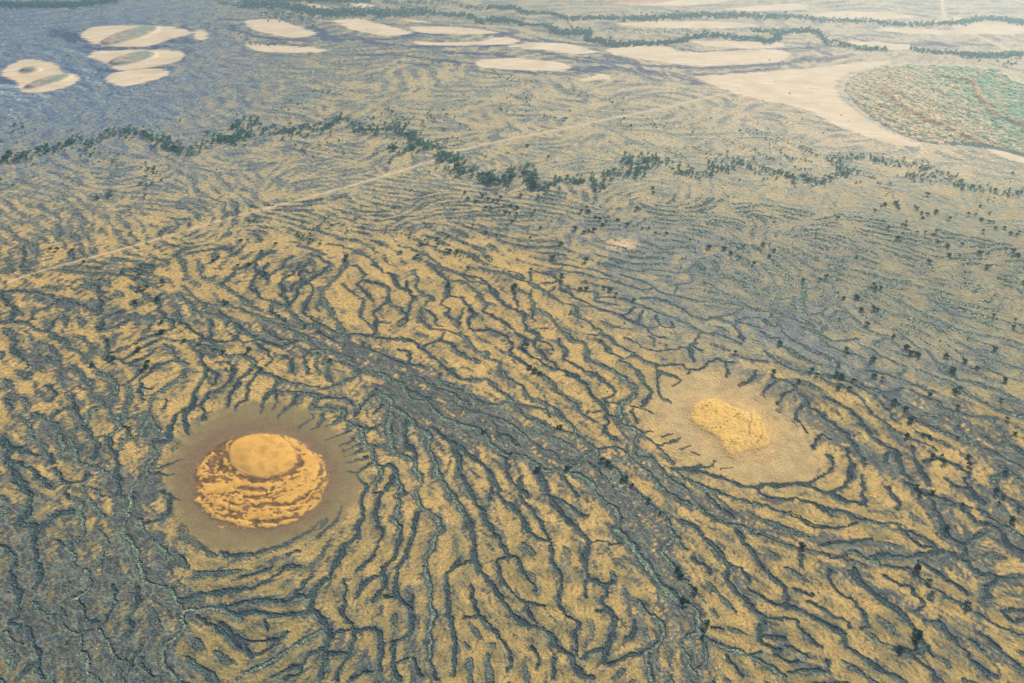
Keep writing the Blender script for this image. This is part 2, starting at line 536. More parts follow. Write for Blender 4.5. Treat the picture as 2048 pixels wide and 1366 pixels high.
(0,0,4.018): """5g 0,760 200,770 420,790 600,800 800,780 950,760 1100,740 1200,690 1400,680 1600,690 1900,690
5g 800,790 850,860 830,900
5g 700,860 780,900 700,960 620,990
5g 560,890 640,900 560,960 480,1000
5g 900,850 960,900 1100,950 1180,980
5g 1110,870 1080,930 1180,960
5g 300,900 380,950 320,1000
5g 0,850 120,890 220,920
5g 1480,580 1500,640 1560,690
5g 1560,700 1600,760 1500,840
5g 1650,720 1700,760
5g 820,800 960,840 1180,830 1350,850
4g 100,780 300,850 320,930
4g 700,800 640,880 540,930
4g 1250,780 1400,800 1600,790
4g 1900,720 1950,780
6g 420,430 560,500 650,580 730,640 760,700 800,770
5g 250,370 400,440
5g 1700,270 1700,400 1600,360
4g 820,850 760,1000 650,1040
4g 1000,880 900,960 740,1030
4g 1100,880 1000,940 860,1010
5g 300,1010 640,980 750,1010""",
(0,200,4.267): """5g 850,660 980,700 1250,640
5g 0,1090 80,1120 150,1180 300,1240
6g 500,1020 500,1200
6g 700,1000 770,1060 760,1160
5g 1000,960 1100,940
6g 1640,700 1700,800 1900,880 1900,950
5g 340,900 420,960 520,1010 650,1010 700,1100
5g 560,860 700,1010
5g 1200,850 1400,860 1700,900
4g 380,470 440,540 600,600""",
}
# woods along the watercourses: (spread in px, trees per 100 px, height m), polyline
BELTS = {
(0,200,4.267): """7 55 9 20,500 100,500 200,480 330,440 430,430 520,400 640,360 730,370 830,360 900,300 1020,280 1130,270 1250,300 1350,330 1420,360 1380,390 1450,400 1540,440 1640,430 1720,390 1830,340 1960,340 2048,350
10 22 8 640,460 760,450 850,500 960,510 1060,520
8 20 8 1240,540 1290,600 1260,660 1250,720 1230,780
7 16 6 1380,600 1370,690
8 16 8 850,840 990,800
14 14 8 0,300 120,230 250,320
6 14 6 640,290 800,280
9 14 8 1220,350 1320,360 1260,420
5 10 5 1880,820 1900,900""",
(440,200,4.267): """7 58 9 0,330 80,340 200,330 260,320 210,260 130,240 230,200 290,190 380,210 440,270 560,280 640,270 720,230 820,250 890,260 980,180 1060,180 1140,220 1200,250 1330,260 1440,220 1510,220 1560,280 1640,310 1680,360 1620,400 1540,450 1480,430 1460,360
8 60 9 1520,230 1600,300 1700,350 1660,400
7 50 9 1680,360 1780,400 1900,410 1880,480 1960,500 2048,490
6 22 7 1340,440 1410,480 1460,540
12 14 6 520,90 680,90 800,100
12 18 7 1360,90 1450,110 1560,120 1700,110 1850,140 2000,140
16 15 6 640,370 820,400 1000,390 1100,370
10 14 7 1200,110 1260,150
7 22 6 260,1000 300,1040
6 22 5 570,1150 640,1160 720,1190 800,1210 860,1230
5 22 5 890,1020 960,1060 1060,1090
6 20 5 740,1050 800,1090
5 26 5 1060,1150 1120,1110
6 16 4 1330,1130 1450,1120 1600,1180 1780,1200
7 16 7 1760,640 1900,600 2048,610""",
(850,220,4.018): """6 55 9 110,340 150,390 300,390 340,420 330,480 260,490 400,500 480,580 520,530 540,540 490,590 600,590 690,560 700,500 720,460
6 58 9 800,450 820,540 870,560 850,620 900,600 930,680
5 34 8 860,460 880,520 910,590
6 52 8 930,640 1040,600 1080,570 1200,580 1300,580 1400,620 1440,560 1470,500 1560,510 1640,520 1720,500 1690,440 1580,410
8 50 7 1720,510 1760,470 1850,430 1700,390
5 26 7 1200,590 1250,600
8 12 7 20,50 150,50 230,30
10 14 6 140,220 300,230 400,260
9 13 6 460,320 520,380
6 10 4 1560,120 1640,130 1830,110 1980,130
5 10 3 1250,420 1480,430
4 30 2.6 180,1140 260,1150 330,1170 430,1170 500,1200 580,1215""",
(1200,220,4.096): """8 55 7 160,420 300,390 440,410 470,450
7 55 7 250,480 350,470 330,530
7 40 6 500,440 600,450 650,500 760,520 900,520 920,450 900,410
7 44 6 920,470 1050,480 1150,430 1250,480 1350,510 1450,520 1550,540 1640,590
6 30 5 1640,520 1700,570 1740,600 1830,580 1900,550 1980,500 2048,470
6 26 4 1000,420 1130,430 1200,420
4 30 3.5 160,110 170,150 260,130
3 24 3 430,120 560,130 700,130
3 40 3.5 750,150 765,180 730,215
3 20 3 740,215 900,195 970,220 1080,260 1180,330
3 24 3 1080,260 1160,240 1150,170
4 26 4 1150,165 1290,180 1340,210 1400,260 1500,250 1600,290 1700,340 1800,380 1880,420 1980,480
3 26 4 1400,290 1480,340 1560,400 1740,415
3 26 3.5 680,300 800,320 900,360 1020,380 1200,420 1350,470
3 26 4 1250,320 1350,380 1500,440
4 30 4 590,330 640,360 680,390
4 20 4 1600,470 1680,500 1700,470
4 14 3 1430,60 1560,100 1650,130""",
(1600,220,4.554): """5 40 5 20,590 100,650 160,640
6 40 5 230,410 330,440 450,440 600,430 700,450 830,480 960,490 1100,500 1180,530 1120,560 1000,600 1130,620 1300,600 1380,620 1450,680 1600,700 1750,730 1900,760 2040,750
7 36 5 330,470 400,540 500,560 450,600 300,610 200,650
7 40 6 1370,610 1460,690
4 18 3.5 600,570 700,660 850,770 880,840 960,850
6 14 4 0,330 150,400
8 9 4 1650,800 1850,800""",
(440,0,3.657): """6 120 9 150,40 350,30 500,50 600,70 720,90 850,100 1000,90 1200,100 1400,90 1500,90
3 60 9 1500,90 1700,110 1830,120 1880,160 2048,150
3 60 9 400,0 900,10 1100,10
3 26 8 1200,20 1450,20 1700,20 1800,50 2048,60
7 40 7 300,100 600,130 700,150
3 12 5 0,240 280,330 480,310
3 22 4 660,660 830,680 900,700
4 8 5 1500,450 2048,520""",
(980,0,3.531): """3 70 10 0,50 160,60 240,90
2.5 50 9 240,90 450,100 550,130 800,130 950,140
4 75 9 950,130 1100,130 1250,120 1400,110 1600,110 1800,110 2048,120
3 75 10 0,140 130,150 240,170
2.5 50 8 240,170 400,185
4 90 10 400,190 500,230 640,230 700,230 680,280 780,290 900,320
3 60 9 900,320 1050,310 1280,300 1380,280 1480,260
3 70 9 1480,260 1600,250 1750,270 1900,280 1950,300 2048,270
2.5 40 8 1850,220 2048,220
4 16 5 830,210 1000,215 1200,220 1600,210
5 16 5 0,520 150,560 300,610
3 30 4 500,640 600,660 750,690 880,720
7 10 6 0,710 80,790 230,800
6 14 6 130,690 200,690 300,690 290,750""",
(1548,0,4.018): """3 70 9 0,300 100,260 300,250 380,290 420,340
3 50 8 420,340 560,360 700,390 900,400
3 42 8 1100,400 1300,420 1500,440
4 65 9 1500,440 1700,450 2000,440
3 46 8 0,130 200,140 400,165 700,170 900,190 1100,200 1400,190
3 80 9 1400,190 1550,180 1700,150 1900,170 2048,190
3 30 6 1850,530 1960,500""",
(0,0,4.018): """4 110 9 0,40 150,45 300,40 500,45 700,30 940,5
3 30 6 1750,20 2009,60
6 14 5 1560,180 2009,300
4 12 5 560,470 640,500
3 16 4 850,770 1200,700""",
}
TREES = {
(1250,740,4.267): "1270,25 1485,105 1640,45 1800,40 1850,60 1950,95 1590,10 300,1225 60,990 200,1120 1820,160 1915,165",
(900,740,4.267): "945,490 920,495 520,715 760,855 745,845 1300,780 1350,800 1380,825 1470,940 1510,920 1550,990 290,530 770,35 725,10 1005,835",
(1568,740,4.267): "770,55 840,75 465,165 1240,220 945,280 1040,335 1075,430 1045,570 1190,565 1240,570 1480,590 1265,740 1350,740 1575,745 1580,815 1590,860 1135,995 1160,1060 1265,1045 1360,790 1805,1040 1870,1090 1835,1140 1525,1155 2000,1185 1950,1280 1890,880 1970,545 1900,425 1855,260 1885,90 1460,185 1495,170 1480,320",
(1568,1040,4.267): "1115,945 1155,970 1110,1010 1125,1050 985,1110 1390,75 1240,530 1130,420 1560,720",
(1320,1040,4.267): "300,610 190,680 210,700 150,425 180,470 400,890 365,1000 1215,225",
(0,480,4.876): "710,105 490,100 560,100 820,215 1600,430 1580,405 1370,480 1430,470 1400,500 1535,580 1315,610 1580,810 1590,900 1560,910 1800,985 1940,1025 1350,1070 1110,1170 1440,1200 1430,1250 900,1220 1040,980 1055,1155 1190,325 1360,355",
(400,480,4.876): "1415,210 1430,175 1080,10 1170,50 370,260 480,245 740,45 130,210 140,1075 480,1090 225,1100 600,1265 1270,1175 640,330 400,20 600,120 180,180 1960,130 230,600 260,620",
(800,480,4.876): "210,55 370,50 460,105 490,115 555,120 665,285 175,165 1280,300 1580,350 1580,385 1755,485 1820,485 1570,50 1490,185 1815,205 1115,460 470,440 1265,1245 1320,1280 1365,1305 1235,1040 10,140",
(1200,480,4.876): "1210,90 1275,140 1360,185 1590,50 880,5 1700,105 1650,165 1980,400 330,595 155,535 95,495 40,475 1755,1015 1060,80 1500,240 1400,70 1320,1100",
(1600,480,4.554): "180,365 25,375 240,340 685,450 735,445 670,415 515,530 400,535 700,645 670,630 1700,245 1940,105 1985,145 1760,695 1955,740 1940,800 1635,125 1175,205 420,1000 420,1045 665,1090 850,890 970,990 1060,1045 1085,1060 1500,1110 1770,1000 675,1245 750,1265 1615,1175 1385,1190 1865,1280 1330,1065 2040,395 1005,1035 560,635 610,775",
(1600,220,4.554): "1235,935 1160,955 1120,985 1105,945 1045,880 1065,900 740,885 775,865 680,920 875,855 885,880 900,905 1640,880 1535,955 1600,960 1650,1005 1720,1025 1760,1025 1780,1080 1860,1080 1665,1110 1920,1125 1975,1140 2000,1120 1140,1120 1065,1120 935,1050 960,1065 805,1080 900,1155 890,1175 1250,1210 1340,1245 1475,1230 1245,1100 1215,1140 340,990 1360,1325 1160,780 1360,995",
(850,220,4.018): "825,295 670,350 990,380 1600,70 1130,80 1045,75 960,50 490,990 845,1030 930,955 1205,960 1280,985 1320,980 1360,970 1405,885 1425,930 1370,870 1550,890 1625,930 1745,955 1800,955 1850,1000 1940,1000 1300,780 1315,820 1255,820 1705,800 1835,670 1830,630 880,815 185,1030 100,1040 610,710 320,670 345,720 410,740 490,795 530,800 460,700 510,720 550,730 585,745 635,770 690,775 650,830 685,835 740,790 735,840 700,900 770,690",
}
# x, y, relation phrase : places that a lone tree is named by
PLACES = """1570,755 the green braids above the yellow sand mound
1790,770 the shrubby flats right of the yellow sand mound
1990,830 the pale green braids at the right edge
1820,900 the dark mud patches far right of the yellow mound
1985,1000 the wooded creek bend at the right edge
1830,985 the forked gully right of the sand spits
1830,1275 the short black gully near the lower right
1890,1110 the braids at the lower right edge
1370,1190 the wide speckled channel at the bottom centre
1605,1095 the green thread channel below the yellow mound
1270,1010 the pale braid junction between the two mounds
1090,915 the braid left of the channel crossroads
1100,860 the dark band between the two mounds
1060,735 the long slanting gully above the dark band
150,510 the near side of the straight track at left
330,580 the dense scrub below the track at left
330,660 the curved scrub lines at the middle left
230,700 the mud flats at the left middle
470,530 the scrub streaks below the track
450,700 the ribboned channels above the orange mound
690,530 the ring of channels round the bare sand flat
870,520 the dotted scrub rows above the sand ribs
1120,550 the sand ribs below the round pale sand patch
1215,590 the edge where sand ribs meet green braids
1230,880 the mud band left of the yellow mound
1420,500 the winding braids right of the round pale sand patch
1330,420 the creek above the round pale sand patch
1160,430 the plain above the round pale sand patch
980,400 the dotted rows under the big wooded bend
1110,240 the plain beside the straight track in the distance
1680,570 the pale braided plain at middle right
1820,640 the streaky plain at the right
1980,500 the open plain near the right edge
1860,430 the scattered scrub under the red dune
1780,470 the open plain right of centre
1990,460 the tree row at the right edge under the red dune
1700,740 the dark mud pockets above the yellow mound
1560,690 the blotchy braids above the yellow mound
1980,700 the slanting braids at the right edge"""
COWS = "972,658 976,659 981,658 984,657 960,659 1143,587 1148,591 939,617 942,618 945,618 1096,708 1102,709 1132,738 1001,580 1248,683 1215,784 1256,849 1006,628"
SAND = { # pale sand flats
(0,0,4.018): "640,290 730,220 1000,205 1300,210 1500,240 1520,280 1380,310 1200,370 900,375 750,350|690,450 800,410 1100,400 1300,400 1470,420 1440,490 1200,540 950,560 850,510|840,640 900,590 1200,550 1330,560 1330,610 1100,680 950,690|10,570 150,490 300,480 480,530 500,580 640,610 560,690 350,740 180,740 120,650 20,610|1560,240 1650,250 1660,310 1580,320",
(440,0,3.657): "170,150 400,140 560,190 680,230 700,250 540,275 330,240 210,200|150,310 400,330 700,350 790,370 650,385 300,375|820,150 1000,135 1200,180 1400,240 1200,260 960,210|1350,200 1700,195 2048,240 1800,250 1500,240|1390,300 1700,310 2048,290 2200,300 2048,325 1500,330|950,25 1050,22 1130,45 1000,55|600,30 700,30 820,65 700,50|1300,135 1450,150 1560,165 1400,160",
(980,0,3.531): "-110,430 0,415 250,415 480,440 580,480 400,500 0,480 -80,470|100,330 300,300 560,310 680,340 760,370 600,380 350,350|800,350 950,330 1250,330 1400,370 2048,350 2048,430 1700,460 1400,460 1100,420 900,390|880,165 1200,150 1650,155 1900,180 1600,200 1100,190|0,270 200,275 0,310|1400,290 1600,290 2048,300 2048,335 1800,340 1550,325|750,530 800,520 860,550 700,570 620,565",
(0,0,1): "1385,153 1548,142 1650,133 1720,125 1790,122 1720,140 1690,150 1672,170 1675,185 1702,215 1760,255 1815,280 1850,290 1800,292 1700,262 1650,238 1600,215 1500,195 1420,168|1210,8 1300,0 1470,-6 1400,10|1430,20 1560,8 1620,12 1560,22|1600,30 1700,22 1830,32 1740,40|1740,60 1790,55 1900,60 2040,60 2040,68 1850,68|1650,82 1750,84 1850,96 1740,98|1965,292 2010,298 2060,312 2060,330 2000,312|1900,36 2060,40 2060,62 1920,58",
}
MOUND_A = {(300,760,4.018): """30 460,850 600,850 800,850 1000,850 1150,850 1250,780 1330,700
60 490,880 560,890 650,890
22 480,930 620,960 750,990 900,980 1000,950 1150,900 1250,850
22 650,940 760,925 900,920 1100,880
30 470,970 600,1010 720,1050 850,1080 1000,1060 1150,1030 1290,1000
26 390,960 450,1030 510,1080
26 510,1100 640,1130 800,1160
26 820,1110 980,1110 1130,1080
50 1020,490 1130,510 1240,570 1310,640 1320,720 1290,820 1200,920 1080,970
40 1250,620 1270,700 1220,800 1100,860
26 500,610 430,680 410,740 450,780
14 540,680 520,750
14 570,600 620,550
8 950,440 1060,465
26 520,770 640,780 700,820 760,850
10 1350,600 1400,700 1420,800 1380,900 1300,980
10 560,1180 700,1190 900,1160"""}
MOUND_B = {(1380,780,9.756): """12 930,280 1040,330 1150,380
40 1220,420 1310,560 1200,640 1200,760
26 1450,700 1450,830
20 1500,1000 1560,1000
16 200,770 420,835
10 560,1040 640,1050
8 450,1180 570,1220"""}
MOUND_B_OUT = {(1380,780,9.756): "30,450 60,340 250,230 450,190 620,230 760,320 900,380 1100,450 1300,560 1420,700 1480,860 1560,1000 1480,1100 1300,1180 1100,1200 900,1300 740,1320 690,1210 620,1100 600,1010 520,920 430,870 350,830 180,740 40,600"}
MOUND_B_DARK = {(1380,780,9.756): """9 480,235 380,280 300,350 150,460
10 970,480 850,560 740,640 640,720
14 180,730 400,780 620,760
10 950,860 1060,840
12 780,1020 860,1110
34 1180,490 1190,620 1150,760 1140,900
22 1330,600 1400,760 1380,960 1300,1060
10 1000,420 1180,520"""}
GRID_Y = [-40,0,60,120,180,240,300,380,450,520,600,700,800,900,1000,1100,1200,1366,1500]
MUD = """776432233 776432233 985642332 877653212 987433122 765433312 655443332 655554332 544566432 664337533 653226654 655422554 632751455 632462344 571246224 674225345 773323223 884434333 884434333"""  # mud share; lower left values also carry painted vignette darkening
# olive / dry grass cover dulling the plates; lower left also paints in vignette shade
OLIVE_VIGNETTE = """222222222 222222222 222222233 222223333 222333333 233444443 333455554 334555555 334455555 333335666 333224676 333322566 433333455 543333335 643333333 854443333 975443333 997544444 997544444"""
TRACK = "-160,620 0,570 88,541 205,509 303,482 375,460 440,441 522,420 686,376 791,345 873,319 900,307 962,290 1099,263 1223,237 1310,220 1416,195 1560,167 1640,150 1700,138"
TRACK_FAR = "1880,-18 1884,0 1894,42 1946,67 2021,102 2090,130"

GREEN = """777776666 777777666 777766655 877775555 987777665 776777777 766678888 766678889 654567988 443445988 444455887 333336477 322345247 323345224 422244233 422233333 322233333 322233333 322233333"""

FAR_DARK = {
(980,0,3.531): """14 0,330 100,310 250,280 400,290 550,310 650,330
18 0,380 150,400
12 250,360 400,380 600,420 850,460 1050,510
24 580,480 650,505 800,480
14 800,400 950,430 1100,460 1500,480 1800,470 2048,440
10 1400,530 1700,515 2048,480
9 1300,330 1450,360 1700,360 2048,340
10 100,500 400,520 560,530
16 1060,490 1300,540 1480,590
14 700,360 850,390 1000,440 1120,520
12 600,400 800,430 1000,450
20 0,240 150,235 60,250
16 1650,460 1850,440 2000,460""",
(440,0,3.657): """22 690,200 780,270 870,290 720,250
14 870,290 1000,290 1200,320 1500,340 2048,330
14 900,260 1200,290 1400,260
24 1380,250 1500,240 1620,255
12 200,240 300,270 480,290 700,300
14 1000,400 1300,400 1600,440 1900,470
18 1600,380 1800,390 2048,395
14 80,190 160,240
9 1300,450 1500,480
10 0,130 150,150""",
(1548,0,4.018): """12 0,390 280,385 450,370
20 0,520 300,480 550,460
12 550,290 800,340 1200,350
22 1150,360 1300,350 1450,380
16 1500,350 1750,365
10 260,330 300,380 440,440""",
(0,0,4.018): """14 600,380 900,385 1350,375
12 800,560 1000,570 1300,540
30 0,620 80,650
30 450,240 640,330
16 1380,330 1560,340"""}

MUDBELTS = """90 560,650 700,700 850,760 1000,850 1130,900 1230,980 1300,1060 1340,1160 1360,1250 1400,1380
80 800,800 900,850 1020,890 1110,920
55 1130,900 1300,940 1400,1010 1550,1060 1700,1090 1850,1120 2060,1180
40 1240,820 1270,900 1350,960
60 790,770 790,890
60 1440,720 1560,790 1650,860 1800,950 1900,1050 1980,1150
110 1500,640 1700,740 1900,850 2060,950
60 1980,980 2000,1060 2060,1120
60 100,860 250,980 260,1100 330,1200 250,1380
120 -40,1240 150,1290 330,1380
90 0,1180 120,1140 240,1180 330,1120
50 60,700 200,790 300,860 290,1000
45 330,600 450,640 600,700
40 0,590 120,600 300,640 420,620
50 0,1000 60,1100 150,1200
40 330,1160 420,1210 600,1200
45 620,1230 700,1300 780,1380
40 1250,1180 1300,1300 1330,1380
40 1640,1130 1760,1180 1900,1260 2060,1350
34 1980,1100 1960,1250
34 820,1180 830,1380
36 1470,1150 1560,1280 1700,1380"""
rng = np.random.default_rng(7)
CP, SP = math.cos(PITCH), math.sin(PITCH)

def at(px, py):
    """photo pixel -> ground metres"""
    px = np.asarray(px, float); py = np.asarray(py, float)
    dx = (px - 1024) / FPX; dy = (683 - py) / FPX
    t = H / (SP - dy * CP)
    return t * dx, t * (CP + dy * SP)

def px_of(X, Y):
    dep = Y * CP + H * SP
    dep = np.where(dep < 30, 30, dep)
    return 1024 + FPX * X / dep, 683 - FPX * (Y * SP - H * CP) / dep

# ------------------------------------------------------------------ polar survey grid (cell size grows with distance)
DG = 0.0016
R0, R1 = 412.0, 4000.0
TH = 0.80
NR = int(math.log(R1 / R0) / DG) + 1
NC = int(2 * TH / DG) + 1
lr = math.log(R0) + DG * np.arange(NR)
rr = np.exp(lr)
tt = -TH + DG * np.arange(NC)
GX = rr[:, None] * np.sin(tt)[None]
GY = rr[:, None] * np.cos(tt)[None]
PX, PY = px_of(GX, GY)
PXC = np.clip(PX, -250, 2300)
print('grid', NR, NC)

def cell(px, py):
    x, y = at(px, py)
    return (np.log(np.hypot(x, y)) - math.log(R0)) / DG, (np.arctan2(x, y) + TH) / DG

def parse(tiles):
    """-> list of (first token, points in photo px)"""
    out = []
    for (x0, y0, k), txt in tiles.items():
        for ln in txt.split('\n'):
            tok = ln.split()
            n = next(i for i, t in enumerate(tok) if ',' in t)
            p = np.array([[float(v) for v in t.split(',')] for t in tok[n:]])
            p = p / k + (x0, y0)
            out.append((tok[:n], p, k))
    return out

def polys(tiles):
    out = []
    for (x0, y0, k), txt in tiles.items():
        for ln in txt.split('|'):
            p = np.array([[float(v) for v in t.split(',')] for t in ln.split()])
            out.append(p / k + (x0, y0))
    return out

def smooth_line(p, step=2.0):
    """Catmull-Rom through points p, resampled at step"""
    if len(p) < 2: return p
    q = np.vstack([2 * p[0] - p[1], p, 2 * p[-1] - p[-2]])
    out = []
    for i in range(1, len(q) - 2):
        n = max(2, int(np.hypot(*(q[i + 1] - q[i])) / step))
        t = np.linspace(0, 1, n, endpoint=False)[:, None]
        a, b, c, d = q[i - 1], q[i], q[i + 1], q[i + 2]
        out.append(0.5 * (2 * b + (c - a) * t + (2 * a - 5 * b + 4 * c - d) * t ** 2 + (3 * b - a - 3 * c + d) * t ** 3))
    out.append(p[-1:])
    return np.vstack(out)

# ------------------------------------------------------------------ noise and filters on the grid
def kgrid(shape):
    return np.meshgrid(np.fft.fftfreq(shape[0]), np.fft.rfftfreq(shape[1]), indexing='ij')

def band_noise(shape, lam, seed, bw=0.5, stretch=1.0, ang=0.0):
    g = np.random.default_rng(seed).standard_normal(shape)
    ky, kx = kgrid(shape)
    if stretch != 1.0:
        c, s = math.cos(ang), math.sin(ang)
        kx, ky = (kx * c + ky * s) * stretch, (-kx * s + ky * c)
    k = np.hypot(kx, ky); k[0, 0] = 1e-6
    F = np.exp(-(np.log(k * lam)) ** 2 / (2 * bw * bw))
    n = np.fft.irfft2(np.fft.rfft2(g) * F, s=shape)
    return n / n.std()

def blur(a, sig):
    ky, kx = kgrid(a.shape)
    return np.fft.irfft2(np.fft.rfft2(a) * np.exp(-2 * (math.pi * sig) ** 2 * (kx * kx + ky * ky)), s=a.shape)

def ss(a, b, x):
    t = np.clip((x - a) / (b - a), 0, 1)
    return t * t * (3 - 2 * t)

def sample(a, r, c):
    r = np.clip(r, 0, a.shape[0] - 1.001); c = np.clip(c, 0, a.shape[1] - 1.001)
    i = r.astype(int); j = c.astype(int); fr = r - i; fc = c - j
    return (a[i, j] * (1 - fr) * (1 - fc) + a[i + 1, j] * fr * (1 - fc) + a[i, j + 1] * (1 - fr) * fc + a[i + 1, j + 1] * fr * fc)

SH = (NR, NC)
N4, N8, N16, N40, N110 = (band_noise(SH, l, 11 + i) for i, l in enumerate((4, 8, 16, 40, 110)))
N4b, N16b = band_noise(SH, 5, 31), band_noise(SH, 18, 32)
fine = rng.standard_normal(SH)

def survey(digits):
    rows = [[int(c) for c in w] for w in digits.split()]
    a = np.array(rows, float) / 9
    gy = np.interp(PY, GRID_Y, np.arange(len(GRID_Y)))
    gx = np.clip(PX / 256, 0, 7.999)
    return sample(a, gy, gx)

MUDF = survey(MUD); OLV_VIGN = survey(OLIVE_VIGNETTE); GRN = survey(GREEN)

def inside(p, soft=0.0):
    """1 inside the polygon given in photo px, else 0 ; soft = edge softness in cells"""
    r, c = cell(p[:, 0], p[:, 1])
    m = np.zeros(SH)
    i0, i1 = max(0, int(r.min()) - 2), min(NR, int(r.max()) + 3)
    j0, j1 = max(0, int(c.min()) - 2), min(NC, int(c.max()) + 3)
    if i1 <= i0 or j1 <= j0: return m
    R, C = np.mgrid[i0:i1, j0:j1]
    ins = np.zeros(R.shape, bool)
    n = len(r)
    for k in range(n):
        r1, c1, r2, c2 = r[k], c[k], r[(k + 1) % n], c[(k + 1) % n]
        cond = ((r1 > R) != (r2 > R))
        if r1 != r2:
            ins ^= cond & (C < (c2 - c1) * (R - r1) / (r2 - r1) + c1)
    m[i0:i1, j0:j1] = ins
    return m

def closed(p, step=4):
    q = smooth_line(np.vstack([p, p[:1]]), step)
    return q

def ellipse(cx, cy, rx, ry, rot=0, n=40):
    a = np.linspace(0, 2 * math.pi, n, endpoint=False)
    x, y = rx * np.cos(a), ry * np.sin(a)
    c, s = math.cos(rot), math.sin(rot)
    return np.stack([cx + x * c - y * s, cy + x * s + y * c], 1)

def px_per_cell(r):
    d = rr[np.clip(r.astype(int), 0, NR - 1)]
    return FPX * d * DG / (d * CP + H * SP)

def stamp(lines, D, C2=None, G=None, S2=None, wmin=.95, reach=3.0, jit=1.0):
    """D = smallest distance / half width over all lines"""
    for li, (tok, p, k) in enumerate(lines):
        w = float(tok[0].rstrip('g')); g = tok[0].endswith('g')
        if MOUNDSCALE: w = w / k
        r, c = cell(p[:, 0], p[:, 1])
        q = smooth_line(np.stack([r, c], 1), 1.4)
        q[:, 0] += jit * 0.45 * np.sin(q[:, 1] * .31 + q[:, 0] * .23 + li) ; q[:, 1] += jit * 0.45 * np.sin(q[:, 0] * .37 - q[:, 1] * .17 + 2 * li)
        tg = np.gradient(q, axis=0)
        an = np.arctan2(tg[:, 0], tg[:, 1])
        hw = np.maximum((1 if MOUNDSCALE else .84) * w / 2 / px_per_cell(q[:, 0]), wmin)
        hw *= 1 + 0.22 * np.sin(np.arange(len(q)) * .19 + li * 1.7)
        for (a, b), h, an1 in zip(q, hw, an):
            R = int(h * reach) + 2
            i0, i1, j0, j1 = int(a) - R, int(a) + R + 1, int(b) - R, int(b) + R + 1
            if i0 < 0 or j0 < 0 or i1 > NR or j1 > NC: continue
            yy = np.arange(i0, i1)[:, None] - a; xx = np.arange(j0, j1)[None] - b
            d = np.sqrt(yy * yy + xx * xx) / h
            sub = D[i0:i1, j0:j1]; m = d < sub
            sub[m] = d[m]
            if G is not None: G[i0:i1, j0:j1][m] = g
            if C2 is not None:
                ia, ib = int(a), int(b)
                C2[ia, ib] += math.cos(2 * an1); S2[ia, ib] += math.sin(2 * an1)

MOUNDSCALE = False
# broad dark mud belts of the plain
DB = np.full(SH, 9.0)
stamp([([l.split(' ', 1)[0]], np.array([[float(v) for v in t.split(',')] for t in l.split()[1:]]), 1) for l in MUDBELTS.split('\n')], DB, reach=1.5)
nearf = ss(500, 600, PY)
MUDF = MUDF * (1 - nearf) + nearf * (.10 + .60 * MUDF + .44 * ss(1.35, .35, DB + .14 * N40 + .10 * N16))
chan = parse(CHANNELS)
D = np.full(SH, 9.0); GL = np.zeros(SH, bool); C2 = np.zeros(SH); S2 = np.zeros(SH)
stamp(chan, D, C2, GL, S2)
# flow direction everywhere: traced tangents spread outwards, broad drift where nothing was traced
base_ang = np.where(PX > 1250, -0.18, 0.10) + 0 * PX
base_px = np.stack([np.cos(2 * base_ang), np.sin(2 * base_ang)])
cb, sb = 0.02 * base_px[0], -0.02 * base_px[1]
c2 = blur(C2, 14) * 3 + blur(C2, 40) + cb * .06
s2 = blur(S2, 14) * 3 + blur(S2, 40) + sb * .06
c2 += 0.004 * N110; s2 += 0.004 * np.roll(N110, 333, 1)
FLOW = 0.5 * np.arctan2(s2, c2)
FLOW = FLOW + 0.25 * N40 * (1 - .7 * ss(700, 1700, rr)[:, None])

# ------------------------------------------------------------------ landforms that stay free of channels
apron_a = closed(np.array([[345, 905], [400, 850], [470, 812], [560, 805], [640, 835], [700, 890], [722, 950], [705, 1010], [650, 1060], [560, 1092], [450, 1098], [385, 1075], [345, 1010], [330, 950]], float))
apron_b = closed(np.array([[1325, 790], [1345, 760], [1400, 738], [1480, 762], [1540, 805], [1585, 860], [1625, 905], [1640, 945], [1590, 962], [1510, 958], [1430, 935], [1375, 905], [1335, 870], [1312, 830]], float))
AP_A = blur(inside(apron_a), 6); AP_B = blur(inside(apron_b), 6)
sand = sum(inside(closed(p, 3)) for p in polys(SAND))
SANDM = np.clip(blur(np.clip(sand, 0, 1), 1.6), 0, 1)
ST = band_noise(SH, 7, 90, .6, 5, .05)
SANDM = ss(0.30, 0.75, .5 * SANDM + .5 * blur(SANDM, 3) + 0.13 * ST + .03 * N4)
red = closed(np.array([[1688, 182], [1700, 158], [1740, 140], [1800, 131], [1900, 134], [1990, 142], [2060, 178], [2280, 250], [2340, 340], [2200, 360], [2060, 316], [1960, 292], [1860, 286], [1780, 258], [1720, 215]], float))
RED = ss(0.3, 0.7, blur(inside(red), 2) + .04 * N8)
far_dune = closed(np.array([[1180, -20], [1210, 2], [1280, 7], [1350, 0], [1380, -30]], float))
RED2 = inside(far_dune)
CLEAR = np.clip(ss(.48, .9, AP_A + .12 * N16 + .08 * N40) + ss(.50, .95, AP_B + .12 * N16 + .10 * N40) + SANDM + RED, 0, 1)

